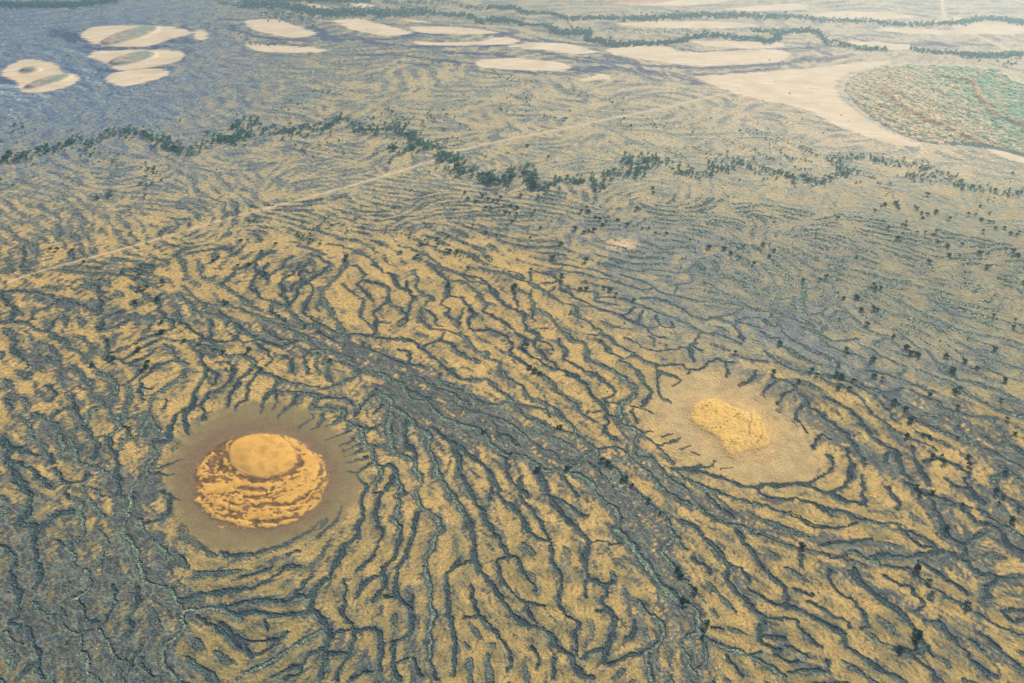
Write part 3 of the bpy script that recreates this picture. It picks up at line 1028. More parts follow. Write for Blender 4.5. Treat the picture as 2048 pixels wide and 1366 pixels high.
# ------------------------------------------------------------------ anastomosing channels grown between the traced ones
def grow(i0, i1, lam, seed, iters=16, K=8):
    sh = (i1 - i0, NC)
    ky, kx = kgrid(sh); k = np.hypot(ky, kx); k[0, 0] = 1e-6
    ph = np.arctan2(ky, kx)
    fl = FLOW[i0:i1]
    rad = np.exp(-(np.log(k * lam)) ** 2 / (2 * .28 ** 2))
    F, Wt = [], []
    for q in range(K):
        a = math.pi * q / K
        F.append(rad * np.exp(2.0 * (np.cos(2 * (ph - a - math.pi / 2)) - 1)))
        Wt.append(np.exp(2.0 * (np.cos(2 * (fl - a)) - 1)))
    tot = sum(Wt); Wt = [w / tot for w in Wt]
    u = np.random.default_rng(seed).standard_normal(sh) * .5
    d = D[i0:i1]
    on = d < 0.8; near = (d > 1.25) & (d < 2.2)
    bias = (MUDF[i0:i1] - .45) * .5 - .4 + .35 * N40[i0:i1]
    bias = np.where(near, bias - .55, bias)
    cl = CLEAR[i0:i1]
    for it in range(iters):
        U = np.fft.rfft2(u)
        acc = sum(w * np.fft.irfft2(U * f, s=sh) for w, f in zip(Wt, F))
        g = acc / (acc.std() + 1e-9)
        u = np.tanh(1.6 * g + bias)
        u[on] = 1.0
        u = u * (1 - cl) - cl
    return g * 1.6 + bias

def row_of(y):
    return int(cell(1024, y)[0])
bands = [(1600, 790, 21), (850, 575, 16), (640, 430, 11.5), (470, 250, 8.5), (290, -60, 13)]
Uf = np.zeros(SH); Wf = np.zeros(SH)
for bi, (ylo, yhi, lam) in enumerate(bands):
    a = max(0, row_of(ylo) if ylo < 1500 else 0); b = min(NR, row_of(yhi) if yhi > -50 else NR)
    a = max(0, a - 10); b = min(NR, b + 10)
    u = grow(a, b, lam, 50 + bi)
    w = np.ones(b - a)
    n = min(60, (b - a) // 3)
    if a > 0: w[:n] = np.linspace(.01, 1, n)
    if b < NR: w[-n:] = np.linspace(1, .01, n)
    Uf[a:b] += u * w[:, None]; Wf[a:b] += w[:, None]
Uf /= np.maximum(Wf, 1e-6)

def across_flow(lam, seed, K=8, bw=.4, turn=math.pi / 2 + .35, sharp=3.5):
    """noise drawn out across the flow: the combed fringe of the gullies"""
    ky, kx = kgrid(SH); k = np.hypot(ky, kx); k[0, 0] = 1e-6; ph = np.arctan2(ky, kx)
    U = np.fft.rfft2(np.random.default_rng(seed).standard_normal(SH)) * np.exp(-(np.log(k * lam)) ** 2 / (2 * bw * bw))
    acc = 0; tot = 0
    for q in range(K):
        a = math.pi * q / K
        w = np.exp(3.5 * (np.cos(2 * (FLOW + turn - a)) - 1))
        acc = acc + w * np.fft.irfft2(U * np.exp(sharp * (np.cos(2 * (ph - a - math.pi / 2)) - 1)), s=SH); tot = tot + w
    acc = acc / tot
    return acc / acc.std()
COMB = across_flow(6.5, 71)
AL1 = across_flow(15, 72, turn=0, sharp=1.6, bw=.45)       # drawn out along the flow
AL2 = across_flow(8, 73, turn=0, sharp=2.4, bw=.45)

# ragged edges
R_, C_ = np.mgrid[0:NR, 0:NC].astype(float)
far = ss(700, 1500, rr)[:, None]
wr = R_ + (0.16 * N4 + 0.26 * N8) * (1 - .5 * far) + .65 * N16
wc = C_ + 0.16 * N4b + .26 * np.roll(N8, 77, 1) + .65 * N16b
Uw = sample(Uf, wr, wc); Dw = sample(D, wr, wc); Gw = sample(GL.astype(float), wr, wc)
CLw = sample(CLEAR, wr, wc)
Dw = Dw * (1 + .0 * COMB)
traced = ss(1.15, .80, Dw)                      # 1 in a traced channel
known = np.clip(blur((D < 4.2).astype(float), 10) * 1.15, 0, 1)       # how well the survey covers a place
patchy = .35 * N40 + .30 * N16 + .25 * N110
grown = ss(.35, 1.1, Uw + patchy - 1.9 * known * (1 - .5 * MUDF)) * (1 - ss(.2, .6, CLw))
grown *= 1 - .9 * ss(.35, .8, known)
grown *= 1 - .85 * ss(640, 480, PY) * ss(.35, -.55, .7 * N16b + .6 * N40 + .3 * N110)
ch = np.maximum(traced, grown)

# ------------------------------------------------------------------ ground colours (cover albedo, with vignette, glow and blue cast painted in)
def col(*c): return np.array(c, float)
YEL = col(.54, .345, .118); YEL2 = col(.44, .30, .12); OLIVEC = col(.190, .162, .070)
MUDC = col(.031, .056, .075); MUD2 = col(.066, .072, .074)
DARK = col(.026, .052, .068); TEAL = col(.038, .082, .078)
PALEG = col(.34, .38, .25); PALE = col(.70, .52, .31)
BROWN = col(.185, .125, .070); BROWNO = col(.215, .165, .080)
DUNE = col(.64, .345, .085); DUNEY = col(.70, .425, .120)

def mix(a, b, t):
    return a + (b - a) * t[..., None]

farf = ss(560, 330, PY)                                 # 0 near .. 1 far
right = ss(900, 1900, PX)
low = N110 * .5 + N40 * .5
leftup = ss(800, 50, PX) * ss(440, 170, PY)  # upper left, where a blue haze cast is painted into the ground
plate = mix(YEL + 0 * GX[..., None], YEL2 * .9, ss(-.6, 1.2, N40))
plate = mix(plate, OLIVEC, np.clip(OLV_VIGN * .95 + .16 * low + .10 * N8 + .12 * AL2 - .10 + .28 * ss(850, 1250, PY), 0, 1))  # extra olive toward the bottom paints in vignette shade
# the farther plain is paler with less contrast; haze glow painted in at far right
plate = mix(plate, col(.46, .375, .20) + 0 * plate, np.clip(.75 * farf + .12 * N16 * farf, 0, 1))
plate = mix(plate, col(.19, .235, .235) + 0 * plate, np.clip(leftup * .8, 0, 1))
plate = mix(plate, col(.64, .50, .31) + 0 * plate, np.clip(ss(480, 150, PY) * ss(600, 1800, PX) * .8, 0, 1))
plate = mix(plate, PALE * .95 + 0 * plate, np.clip(np.exp(-(((PX - 1800) / 260) ** 2 + ((PY - 285 - .22 * (PX - 1800)) / 38) ** 2)) * .9, 0, 1))
pot = np.maximum((3.0 - Dw) / 2.0, (.55 * np.tanh(Uw) + .12) * (1 - .85 * known))
pot = np.clip(pot, -.6, 1.0)
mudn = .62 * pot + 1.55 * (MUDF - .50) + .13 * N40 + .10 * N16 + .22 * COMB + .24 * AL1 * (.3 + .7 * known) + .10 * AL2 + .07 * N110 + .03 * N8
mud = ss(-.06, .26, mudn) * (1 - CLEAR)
mudcol = mix(MUDC + 0 * plate, MUD2, ss(-1, 1.4, N16 + .5 * right))
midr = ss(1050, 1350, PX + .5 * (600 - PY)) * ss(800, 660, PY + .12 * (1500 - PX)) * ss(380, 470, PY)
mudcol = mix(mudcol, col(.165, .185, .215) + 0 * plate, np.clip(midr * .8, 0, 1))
mudcol = mix(mudcol, col(.032, .100, .225) + 0 * plate, np.clip(leftup * .9 + .3 * farf, 0, 1))  # mud tinted with the painted blue cast
mudcol = mix(mudcol, col(.38, .33, .28) + 0 * plate, np.clip(farf * right * .9, 0, 1))  # far right mud lightened by the same painted glow
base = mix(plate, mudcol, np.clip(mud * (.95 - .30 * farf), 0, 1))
# feathering of plates next to channels (grass thins out towards the gullies)
edge = ss(2.0, .9, Dw + .25 * COMB) * (1 - traced)
base = mix(base, OLIVEC * .8, edge * .45 * (1 - mud))
spur = ss(.75, 1.5, COMB + .3 * N8) * ss(3.4, 1.3, Dw) * (1 - ss(.3, .8, CLEAR)) * ss(420, 560, PY)
spur2 = ss(.9, 1.6, np.roll(COMB, 211, 0) + .4 * AL1) * ss(520, 640, PY) * (1 - CLEAR) * .5
base = mix(base, mudcol, np.clip(spur * .75 + spur2, 0, 1) * (1 - mud))
# channels
gsel = np.clip(np.where(traced > .3, Gw * .75 + GRN * .35, GRN * 1.05), 0, 1)
core_t = ss(.62, .28, Dw) * (traced > .3)
core_g = ss(.55, 1.5, Uw) * (traced < .3)
core = np.maximum(core_t, core_g)
chcol = mix(DARK + 0 * plate, TEAL, ss(-1, 1, N8 + .4 * N16))
chcol = mix(chcol, MUDC * .8, ss(.2, 1.4, N40 + .3 * N8))
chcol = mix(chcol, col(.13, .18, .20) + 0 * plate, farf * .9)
gcol = mix(PALEG + 0 * plate, col(.42, .40, .24), ss(-.5, 1.2, N16))
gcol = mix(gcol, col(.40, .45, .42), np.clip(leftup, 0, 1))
speck = ss(.1, 1.1, fine * .7 + .6 * N4)
chcol = mix(chcol, gcol, np.clip(gsel * core * (.50 + .60 * speck), 0, 1))
wide_g = np.clip((GRN - .55) * 2.6, 0, 1)
thin = leftup
braid = np.maximum(np.exp(-(AL1 / .34) ** 2), .75 * np.exp(-(AL2 / .30) ** 2))       # thin winding threads
net = ss(.1, .9, np.maximum(.55 * ss(-.1, .8, Uw + patchy - .6 * thin) + .55 * braid, (1.35 - Dw) * 2.2)) * np.clip(.75 + .35 * N40, .2, 1) * (1 - ss(.2, .6, CLw))
chcol = mix(chcol, gcol, wide_g * .85)
ch = np.maximum(ch, net * wide_g)
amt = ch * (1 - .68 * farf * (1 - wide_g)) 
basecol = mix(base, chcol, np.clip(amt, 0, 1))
# threads of pale scrub in the mud, and dark damp threads over the far plain
thr = braid * mud * (1 - ch) * (1 - CLEAR)
basecol = mix(basecol, gcol * .8, thr * (.42 + .25 * GRN))
blot = ss(.2, 1.5, AL1 + .5 * N40 + .4 * N16) * farf * (1 - CLEAR)
basecol = mix(basecol, mudcol * .9, blot * .38)
thr2 = np.exp(-((AL2 - .3) / .25) ** 2) * ss(560, 420, PY) * (1 - CLEAR)
basecol = mix(basecol, col(.22, .24, .19) + 0 * plate, thr2 * .26 * (1 - .5 * right * farf))
basecol = mix(basecol, col(.36, .36, .21) + 0 * plate, midr * (1 - ch) * (1 - mud) * np.clip(.30 + .25 * N16, 0, .7))
basecol = mix(basecol, gcol * .75, braid * midr * (1 - ch) * .6)
basecol = mix(basecol, mudcol * .8, midr * (1 - ch) * ss(.5, 1.2, np.abs(AL2)) * .5)
MOUNDSCALE = True
DF = np.full(SH, 9.0)
stamp([([str(float(t[0]) * k)], p, k) for t, p, k in parse(FAR_DARK)], DF, wmin=.8, reach=3, jit=.3)
MOUNDSCALE = False
DF = sample(DF, R_ + .8 * N8 + .8 * N16, C_ + 1.5 * N16b)
basecol = mix(basecol, col(.05, .075, .14) + 0 * plate, ss(1.8, .7, DF + .35 * AL2) * (.92 - .25 * right) * (1 - SANDM * .5))
# dark outlines of pale braids
rim = np.exp(-((ch - .35) / .22) ** 2) * wide_g
basecol = mix(basecol, mudcol * .75, rim * .55 * (1 - .5 * farf))
# scattered low scrub as grain
grain = np.exp(.13 * fine + .10 * N4 + .05 * N8)
basecol = basecol * grain[..., None]
sc = ss(1.75, 2.5, fine + .5 * N8) * (1 - SANDM) * .5
basecol = mix(basecol, DARK * 1.5, sc)

# ------------------------------------------------------------------ clear landforms
def band_mask(tiles, wmin=.6):
    global MOUNDSCALE
    MOUNDSCALE = True
    d = np.full(SH, 9.0)
    stamp(parse(tiles), d, wmin=wmin, reach=2.2, jit=.5)
    MOUNDSCALE = False
    return d
apa = ss(.12, .80, blur(AP_A, 7) + .03 * N16); apb = ss(.15, .95, blur(AP_B, 6) + .10 * N16 + .06 * N40)
inner_a = ss(.2, .9, blur(inside(ellipse(520, 955, 165, 118)), 9))
apcol = mix(BROWNO + 0 * plate, BROWN, inner_a) * np.exp(.05 * fine + .03 * N8)[..., None]
basecol = mix(basecol, apcol, apa * (1 - .85 * traced))
apcol2 = mix(col(.50, .345, .16) + 0 * plate, col(.33, .215, .11), ss(-.9, 1, .8 * N40 + .6 * N16 + .3 * N8 + .6 * ss(1400, 1600, PX))) * np.exp(.08 * fine + .06 * N4)[..., None]
basecol = mix(basecol, apcol2, apb * (1 - .7 * traced))
halo_b = ss(.05, .5, blur(inside(closed(apron_b)), 26)) * (1 - ch)
basecol = mix(basecol, col(.50, .36, .16) + 0 * plate, halo_b * .5)

dome = inside(closed(np.array([[459, 908], [468, 886], [500, 873], [540, 871], [572, 882], [592, 905], [590, 930], [570, 948], [530, 957], [492, 951], [465, 932]], float), 2)); domeb = blur(dome, 1.6)
dome_s = ss(.30, .70, domeb + .05 * N8 + .05 * N16)
shelf = inside(ellipse(514, 962, 124, 92)); shelfb = blur(shelf, 3)
Da = band_mask(MOUND_A)
rho = np.hypot((PX - 522) / 1.42, PY - 908)
swirl = np.sin(2 * math.pi * rho / 15.5 + .9 * N40 + .75 * N16 + .25 * N8)
lean = np.clip((PY - 925) / 60, -1, 1) * .55 + np.clip((PX - 545) / 70, -1, 1) * .45
terr = ss(.32, .62, swirl + .55 * lean - .22 + .30 * N8 + .35 * N16b) * ss(.35, .65, blur(inside(ellipse(522, 962, 131, 96)), 2.5) + .06 * N8) * ss(44, 50, rho + 2 * N16)
r1 = sample(Da, R_ + 1.0 * N8 + .7 * N4, C_ + 1.0 * np.roll(N8, 50, 1) + .7 * N4b)
arcs = ss(1.5, 1.1, r1 + .2 * N8)
arcs = np.maximum(arcs, terr)
sand_a = np.maximum(dome_s, arcs * (1 - dome_s) * (blur(inside(ellipse(518, 962, 150, 108)), 2) > .3))
shelfcol = mix(col(.12, .068, .036) + 0 * plate, col(.22, .115, .05), ss(-1, 1, N16))
basecol = mix(basecol, shelfcol * grain[..., None] ** .5, ss(.3, .7, shelfb) * .92)
basecol = mix(basecol, mix(DUNE + 0 * plate, DUNE * .80, ss(-.3, 1.6, N16 + .5 * N40)) * np.exp(.03 * fine)[..., None], sand_a)
dots = ss(1.9, 2.3, N4 + .5 * fine) * dome_s * .5
basecol = mix(basecol, BROWN, dots)
basecol = mix(basecol, col(.42, .25, .10) + 0 * plate, np.exp(-((domeb - .42) / .18) ** 2) * ss(900, 950, PY + .3 * N16 * 10) * .55)  # shadow along the dome's lower edge, painted as a brown band

outb = closed(polys(MOUND_B_OUT)[0], 2)
ridb = np.sin(2 * math.pi * np.hypot(PX - 1440, (PY - 830) * 1.4) / 11 + .8 * N16 + .5 * N8)
obl = inside(closed(ellipse(1466, 856, 96, 62, .42), 3))
mb = ss(.35, .65, blur(inside(outb), 1.2) + .10 * N8 + .06 * N4)
halo = ss(.05, .9, blur(obl, 5)) * (1 - ch)
basecol = mix(basecol, col(.50, .315, .14) + 0 * plate, halo * .75)
strk = ss(.45, .9, ridb + .5 * N8) * ss(.3, .7, blur(obl, 3)) * ss(1470, 1500, PX + .3 * (PY - 850)) * .8
Db = band_mask(MOUND_B); Dk = band_mask(MOUND_B_DARK, .45)
sand_b = np.maximum(np.maximum(mb, strk), ss(1.2, .8, Db + .2 * N4))
sand_b *= 1 - .6 * ss(.6, 1., -ridb + .5 * N8) * ss(1450, 1500, PX + .4 * (PY - 850))
basecol = mix(basecol, mix(DUNEY + 0 * plate, DUNEY * .74, ss(.2, 1.6, N8 + .6 * N4 + .4 * N16)) * np.exp(.05 * fine)[..., None], sand_b)
basecol = mix(basecol, col(.33, .21, .09) + 0 * plate, ss(1.1, .6, Dk) * .8)
basecol = mix(basecol, col(.30, .25, .10) + 0 * plate, ss(1.7, 2.2, fine + .4 * N4) * mb * .8)

# pale sand flats, with swept streaks
st = ST
salt = mix(PALE + 0 * plate, col(.78, .62, .42), ss(-1, 1.5, st)) * np.exp(.02 * fine)[..., None]
salt = mix(salt, col(.50, .37, .23) + 0 * plate, np.clip(ss(.5, 1.8, N40 + .6 * st) * .45, 0, 1))
mudfringe = np.clip(blur(SANDM, 9) * 2.2, 0, 1) * (1 - SANDM) * farf * ss(-.2, 1, AL1)
basecol = mix(basecol, mudcol * .8, mudfringe * .5)
nearsand = ss(400, 560, PY)
salt = mix(salt, col(.56, .38, .17) + 0 * plate, nearsand)
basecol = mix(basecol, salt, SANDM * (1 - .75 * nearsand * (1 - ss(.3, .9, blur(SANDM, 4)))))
# low dunes with scrub on the flats at upper left
isl = [(0, 0, 4.018, 1040, 292, 235, 44, -.27), (0, 0, 4.018, 1065, 478, 190, 38, -.20), (0, 0, 4.018, 240, 568, 85, 20, -.08), (0, 0, 4.018, 385, 662, 190, 28, -.26)]
ISL = []
for x0, y0, k, cx, cy, rx, ry, ro in isl:
    e = inside(ellipse(cx / k, cy / k, rx / k, ry / k, ro))
    eb = blur(e, 1.3); ISL.append(eb)
    basecol = mix(basecol, mix(col(.20, .26, .20) + 0 * plate, col(.55, .36, .24), ss(.1, 1.2, N8 - .02 * (PX - cx / k))), ss(.35, .7, eb) * .9)
    basecol = mix(basecol, col(.80, .66, .42) + 0 * plate, np.exp(-((eb - .30) / .14) ** 2) * .55)
# red scrubby dune at the right
st2 = band_noise(SH, 9, 92, .45, 3, -.7)
DR = np.full(SH, 9.0)
stamp([(['8'], np.array(p, float), 1) for p in ([[1764, 182], [1800, 215], [1850, 245], [1900, 264], [1955, 290]], [[1878, 158], [1940, 170], [1957, 200], [1990, 235], [2060, 262]])], DR, reach=3)
veg = np.clip(.12 + .55 * ss(1820, 2010, PX - .8 * (PY - 200)) + .22 * st2 + .20 * N8 + .10 * N16, 0, 1)
redc = mix(col(.74, .52, .28) + 0 * plate, col(.24, .40, .22), veg)
redc = mix(redc, col(.78, .42, .20) + 0 * plate, ss(2.4, .8, DR + .3 * N8) * .75)
redc = redc * np.exp(.12 * fine + .1 * N4)[..., None]
basecol = mix(basecol, redc, RED)
basecol = mix(basecol, col(.58, .33, .22) * np.exp(.2 * fine)[..., None], RED2)
pan = inside(ellipse(1972, 270, 20, 7, .35)); basecol = mix(basecol, PALE + 0 * plate, blur(pan, 1) * .9)
rimr = np.clip(blur(inside(red), 5) * (1 - RED) * 2.2, 0, 1)
basecol = mix(basecol, col(.72, .60, .42) + 0 * plate, rimr * .6)

def outlier_safe(a): return np.clip(a, .004, .95)
basecol = outlier_safe(basecol)

# ------------------------------------------------------------------ relief
scale = (rr / 900.0)[:, None]
Z = .25 * N40 * (1 - SANDM)
Z += (ch * .5) * np.maximum(0, .7 * N4 + .9 * fine * .6 + .3) * np.clip(scale, .7, 2.0) * .4     # scrub standing in the gullies
Z += .05 * fine * scale + .10 * N4 * scale
Z -= ch * .8
Z *= 1 - .93 * np.maximum(SANDM, np.maximum(sand_a, apa * .8))
flatm = 1 - np.maximum(ss(.35, .7, RED), 0)
Z += 3.6 * ss(0, 1, blur(dome, 9)) + .10 * N40 * blur(dome, 3) + 1.0 * blur(shelf, 12) + 1.1 * blur(arcs * (1 - dome_s), 1.6) * (shelfb > .02)
Z += .05 * N16 * sand_a
Z += 2.6 * blur(inside(outb), 6) + .8 * blur(sand_b, 1.2) - .7 * ss(1.2, .5, Dk)
for eb in ISL: Z += 9 * ss(.05, 1, blur(eb, 2.0)) 
Z += RED * (7 * ss(.1, .9, blur(inside(red), 16)) + 1.0 * st2 + .6 * N4)
Z += 6.0 * ss(2.5, .2, DR) * RED

# ------------------------------------------------------------------ tracks: kept level
def track_line(txt):
    p = np.array([[float(v) for v in t.split(',')] for t in txt.split()])
    x, y = at(p[:, 0], p[:, 1])
    return smooth_line(np.stack([x, y], 1), 12.0)
TR = track_line(TRACK); TR2 = track_line(TRACK_FAR)
dtr = np.full(SH, 99.0)
for q in (TR, TR2):
    for a, b in q:
        r = (math.log(math.hypot(a, b)) - math.log(R0)) / DG; c = (math.atan2(a, b) + TH) / DG
        i0, i1, j0, j1 = int(r) - 14, int(r) + 15, int(c) - 14, int(c) + 15
        if i0 < 0 or j0 < 0 or i1 > NR or j1 > NC: continue
        d = np.hypot(GX[i0:i1, j0:j1] - a, GY[i0:i1, j0:j1] - b)
        dtr[i0:i1, j0:j1] = np.minimum(dtr[i0:i1, j0:j1], d)
Z *= ss(5, 16, dtr)
verge = ss(13, 5, dtr)
round_ = blur(inside(ellipse(1243, 488, 34, 12)), 7)
basecol = mix(basecol, col(.62, .44, .25) + 0 * plate, ss(.15, .75, round_ + .06 * N8))
Z *= 1 - .9 * round_
basecol = mix(basecol, mix(YEL * 1.05 + 0 * plate, PALE, farf), verge * np.clip(.32 + .15 * N16, 0, .6))

# ------------------------------------------------------------------ ground mesh: survey grid + coarse country beyond it
ex_r_in = np.geomspace(3, R0 * .985, 14)
ex_r_out = np.geomspace(R1 * 1.004, 40000, 60)
rows_r = np.concatenate([ex_r_in, rr, ex_r_out])
ri = np.concatenate([np.minimum(((R0 - ex_r_in) / R0 * 300).astype(int), NR - 1), np.arange(NR), NR - 1 - (np.arange(60) * 9) % (NR // 3)])
ex_t = TH + (math.pi - TH) * (np.linspace(0, 1, 110)[1:] ** 1.8)
cols_t = np.concatenate([-ex_t[::-1][1:], tt, ex_t])
cj = (np.arange(109) * 7 + 5) % 700
ci = np.concatenate([cj[::-1][1:], np.arange(NC), NC - 1 - cj])
nr, nc = len(rows_r), len(cols_t)
fineflag = np.zeros((nr, nc), bool)
fineflag[14:14 + NR, 108:108 + NC] = True
VX = rows_r[:, None] * np.sin(cols_t)[None]; VY = rows_r[:, None] * np.cos(cols_t)[None]
VZ = Z[ri][:, ci]; VC = basecol[ri][:, ci]
out = ~fineflag
VZ = np.where(out, 0, VZ)
VC[out] = VC[out] * .5 + np.array([.30, .26, .18]) * .5

kind = np.zeros((NR, NC), int)
kind[ss(.2, .6, shelfb) + sand_a > .5] = 1
kind[(inside(outb) + (sand_b > .5)) > .5] = 2
kind[(RED > .5)] = 3
kind[(SANDM > .5) & (kind == 0)] = 4
KF = np.zeros((nr, nc), int); KF[14:14 + NR, 108:108 + NC] = kind
quad_kind = KF[:-1, :-1]
idx = np.arange(nr * nc).reshape(nr, nc)
allquads = np.stack([idx[:-1, :-1], idx[:-1, 1:], idx[1:, 1:], idx[1:, :-1]], -1).reshape(-1, 4)[:, ::-1]
qk = quad_kind.reshape(-1)
allv = np.stack([VX, VY, VZ], -1).reshape(-1, 3).astype(np.float32)
allc = VC.reshape(-1, 3).astype(np.float32)

def numpy_mesh(name, v, f, colr=None, smooth=False):
    """v (n,3) ; f (m,k) all faces with k corners"""
    me = bpy.data.meshes.new(name)
    n, (m, k) = len(v), f.shape
    me.vertices.add(n); me.vertices.foreach_set('co', np.ascontiguousarray(v, np.float32).ravel())
    me.loops.add(m * k); me.loops.foreach_set('vertex_index', np.ascontiguousarray(f, np.int32).ravel())
    me.polygons.add(m); me.polygons.foreach_set('loop_start', np.arange(0, m * k, k, dtype=np.int32))
    me.polygons.foreach_set('use_smooth', np.full(m, smooth))
    if colr is not None:
        a = me.attributes.new('cover', 'FLOAT_COLOR', 'POINT')
        c4 = np.ones((n, 4), np.float32); c4[:, :3] = colr
        a.data.foreach_set('color', c4.ravel())
    me.update(calc_edges=True)
    return me

def link(name, me, mat=None, parent=None):
    o = bpy.data.objects.new(name, me)
    if mat is not None and me is not None and not me.materials: me.materials.append(mat)
    S.collection.objects.link(o)
    if parent is not None: o.parent = parent
    return o

def tag(o, label=None, cat=None, group=None, kind=None):
    if label: o['label'] = label
    if cat: o['category'] = cat
    if group: o['group'] = group
    if kind: o['kind'] = kind
    return o

# ------------------------------------------------------------------ materials
def cover_material(name, bump=.25, grain=.10):
    m = bpy.data.materials.new(name); m.use_nodes = True
    t = m.node_tree; b = t.nodes['Principled BSDF']
    b.inputs['Roughness'].default_value = 1.0
    b.inputs['Specular IOR Level'].default_value = 0.0
    at_ = t.nodes.new('ShaderNodeAttribute'); at_.attribute_name = 'cover'
    co = t.nodes.new('ShaderNodeTexCoord')
    n1 = t.nodes.new('ShaderNodeTexNoise'); n1.inputs['Scale'].default_value = .55; n1.inputs['Detail'].default_value = 4; n1.inputs['Roughness'].default_value = .7
    n2 = t.nodes.new('ShaderNodeTexNoise'); n2.inputs['Scale'].default_value = .09; n2.inputs['Detail'].default_value = 3
    t.links.new(co.outputs['Object'], n1.inputs['Vector']); t.links.new(co.outputs['Object'], n2.inputs['Vector'])
    mr = t.nodes.new('ShaderNodeMapRange'); mr.inputs['From Min'].default_value = .3; mr.inputs['From Max'].default_value = .7
    mr.inputs['To Min'].default_value = 1 - grain * 2.2; mr.inputs['To Max'].default_value = 1 + grain * 2.2
    t.links.new(n1.outputs['Fac'], mr.inputs['Value'])
    mr2 = t.nodes.new('ShaderNodeMapRange'); mr2.inputs['From Min'].default_value = .3; mr2.inputs['From Max'].default_value = .7
    mr2.inputs['To Min'].default_value = 1 - grain; mr2.inputs['To Max'].default_value = 1 + grain
    t.links.new(n2.outputs['Fac'], mr2.inputs['Value'])
    mu = t.nodes.new('ShaderNodeMath'); mu.operation = 'MULTIPLY'
    t.links.new(mr.outputs[0], mu.inputs[0]); t.links.new(mr2.outputs[0], mu.inputs[1])
    vm = t.nodes.new('ShaderNodeVectorMath'); vm.operation = 'SCALE'
    t.links.new(at_.outputs['Color'], vm.inputs[0]); t.links.new(mu.outputs[0], vm.inputs['Scale'])
    t.links.new(vm.outputs[0], b.inputs['Base Color'])
    if bump:
        bp = t.nodes.new('ShaderNodeBump'); bp.inputs['Strength'].default_value = bump; bp.inputs['Distance'].default_value = .6
        t.links.new(n1.outputs['Fac'], bp.inputs['Height']); t.links.new(bp.outputs[0], b.inputs['Normal'])
    return m

def flat_material(name, c, rough=1.0, var=.15, scale=1.5, objvar=0):
    m = bpy.data.materials.new(name); m.use_nodes = True
    t = m.node_tree; b = t.nodes['Principled BSDF']
    b.inputs['Roughness'].default_value = rough; b.inputs['Specular IOR Level'].default_value = .05
    co = t.nodes.new('ShaderNodeTexCoord'); n = t.nodes.new('ShaderNodeTexNoise'); n.inputs['Scale'].default_value = scale; n.inputs['Detail'].default_value = 3
    t.links.new(co.outputs['Object'], n.inputs['Vector'])
    r = t.nodes.new('ShaderNodeMix'); r.data_type = 'RGBA'
    r.inputs[6].default_value = (*[v * (1 - var) for v in c], 1); r.inputs[7].default_value = (*[min(1, v * (1 + var)) for v in c], 1)
    t.links.new(n.outputs['Fac'], r.inputs[0])
    last = r.outputs[2]
    if objvar:
        oi = t.nodes.new('ShaderNodeObjectInfo'); hs = t.nodes.new('ShaderNodeHueSaturation')
        mp = t.nodes.new('ShaderNodeMapRange'); mp.inputs['To Min'].default_value = 1 - objvar; mp.inputs['To Max'].default_value = 1 + objvar
        t.links.new(oi.outputs['Random'], mp.inputs['Value']); t.links.new(mp.outputs[0], hs.inputs['Value'])
        t.links.new(last, hs.inputs['Color']); last = hs.outputs[0]
    t.links.new(last, b.inputs['Base Color'])
    return m

M_ground = cover_material('plain_cover', .3, .10)
M_sand = cover_material('sand_cover', .12, .03)
M_track = flat_material('packed_track_dirt', (.70, .52, .31), var=.30, scale=.03)
M_leaf = flat_material('coolibah_leaf', (.034, .130, .105), var=.5, scale=.35, objvar=.35)
_t = M_leaf.node_tree; _b = _t.nodes['Principled BSDF']; _tr = _t.nodes.new('ShaderNodeBsdfTranslucent'); _mx = _t.nodes.new('ShaderNodeMixShader')
_mx.inputs[0].default_value = .38
_t.links.new(_b.inputs['Base Color'].links[0].from_socket, _tr.inputs['Color'])
_t.links.new(_b.outputs[0], _mx.inputs[1]); _t.links.new(_tr.outputs[0], _mx.inputs[2])
_t.links.new(_mx.outputs[0], _t.nodes['Material Output'].inputs['Surface'])
M_bark = flat_material('grey_bark', (.20, .17, .14), var=.3)
M_dead = flat_material('dead_scrub', (.05, .04, .035), var=.3)
M_hide = flat_material('brown_hide', (.06, .035, .02), var=.3, scale=2, objvar=.4)

def part_of_ground(name, k, mat, split=False, **kw):
    sel = allquads[qk == k]
    if len(sel) == 0: return None
    u, inv = np.unique(sel, return_inverse=True)
    o = link(name, numpy_mesh(name, allv[u], inv.reshape(-1, 4), allc[u]), mat)
    return tag(o, kind='structure', **kw)

part_of_ground('ground', 0, M_ground, label='flat mud and grass plain cut by dark braided gullies', cat='ground')
part_of_ground('sand_mound', 1, M_sand, label='orange round sand mound with bare dome and stepped sand arcs', cat='sand mound')
part_of_ground('sand_mound', 2, M_sand, label='yellow speckled sand mound crossed by thin dark cracks', cat='sand mound')
part_of_ground('red_dune', 3, M_ground, label='broad red dune covered with green scrub at the upper right', cat='dune')
part_of_ground('sand_flats', 4, M_sand, label='pale bare sand flats strewn over the far plain', cat='sand flats')

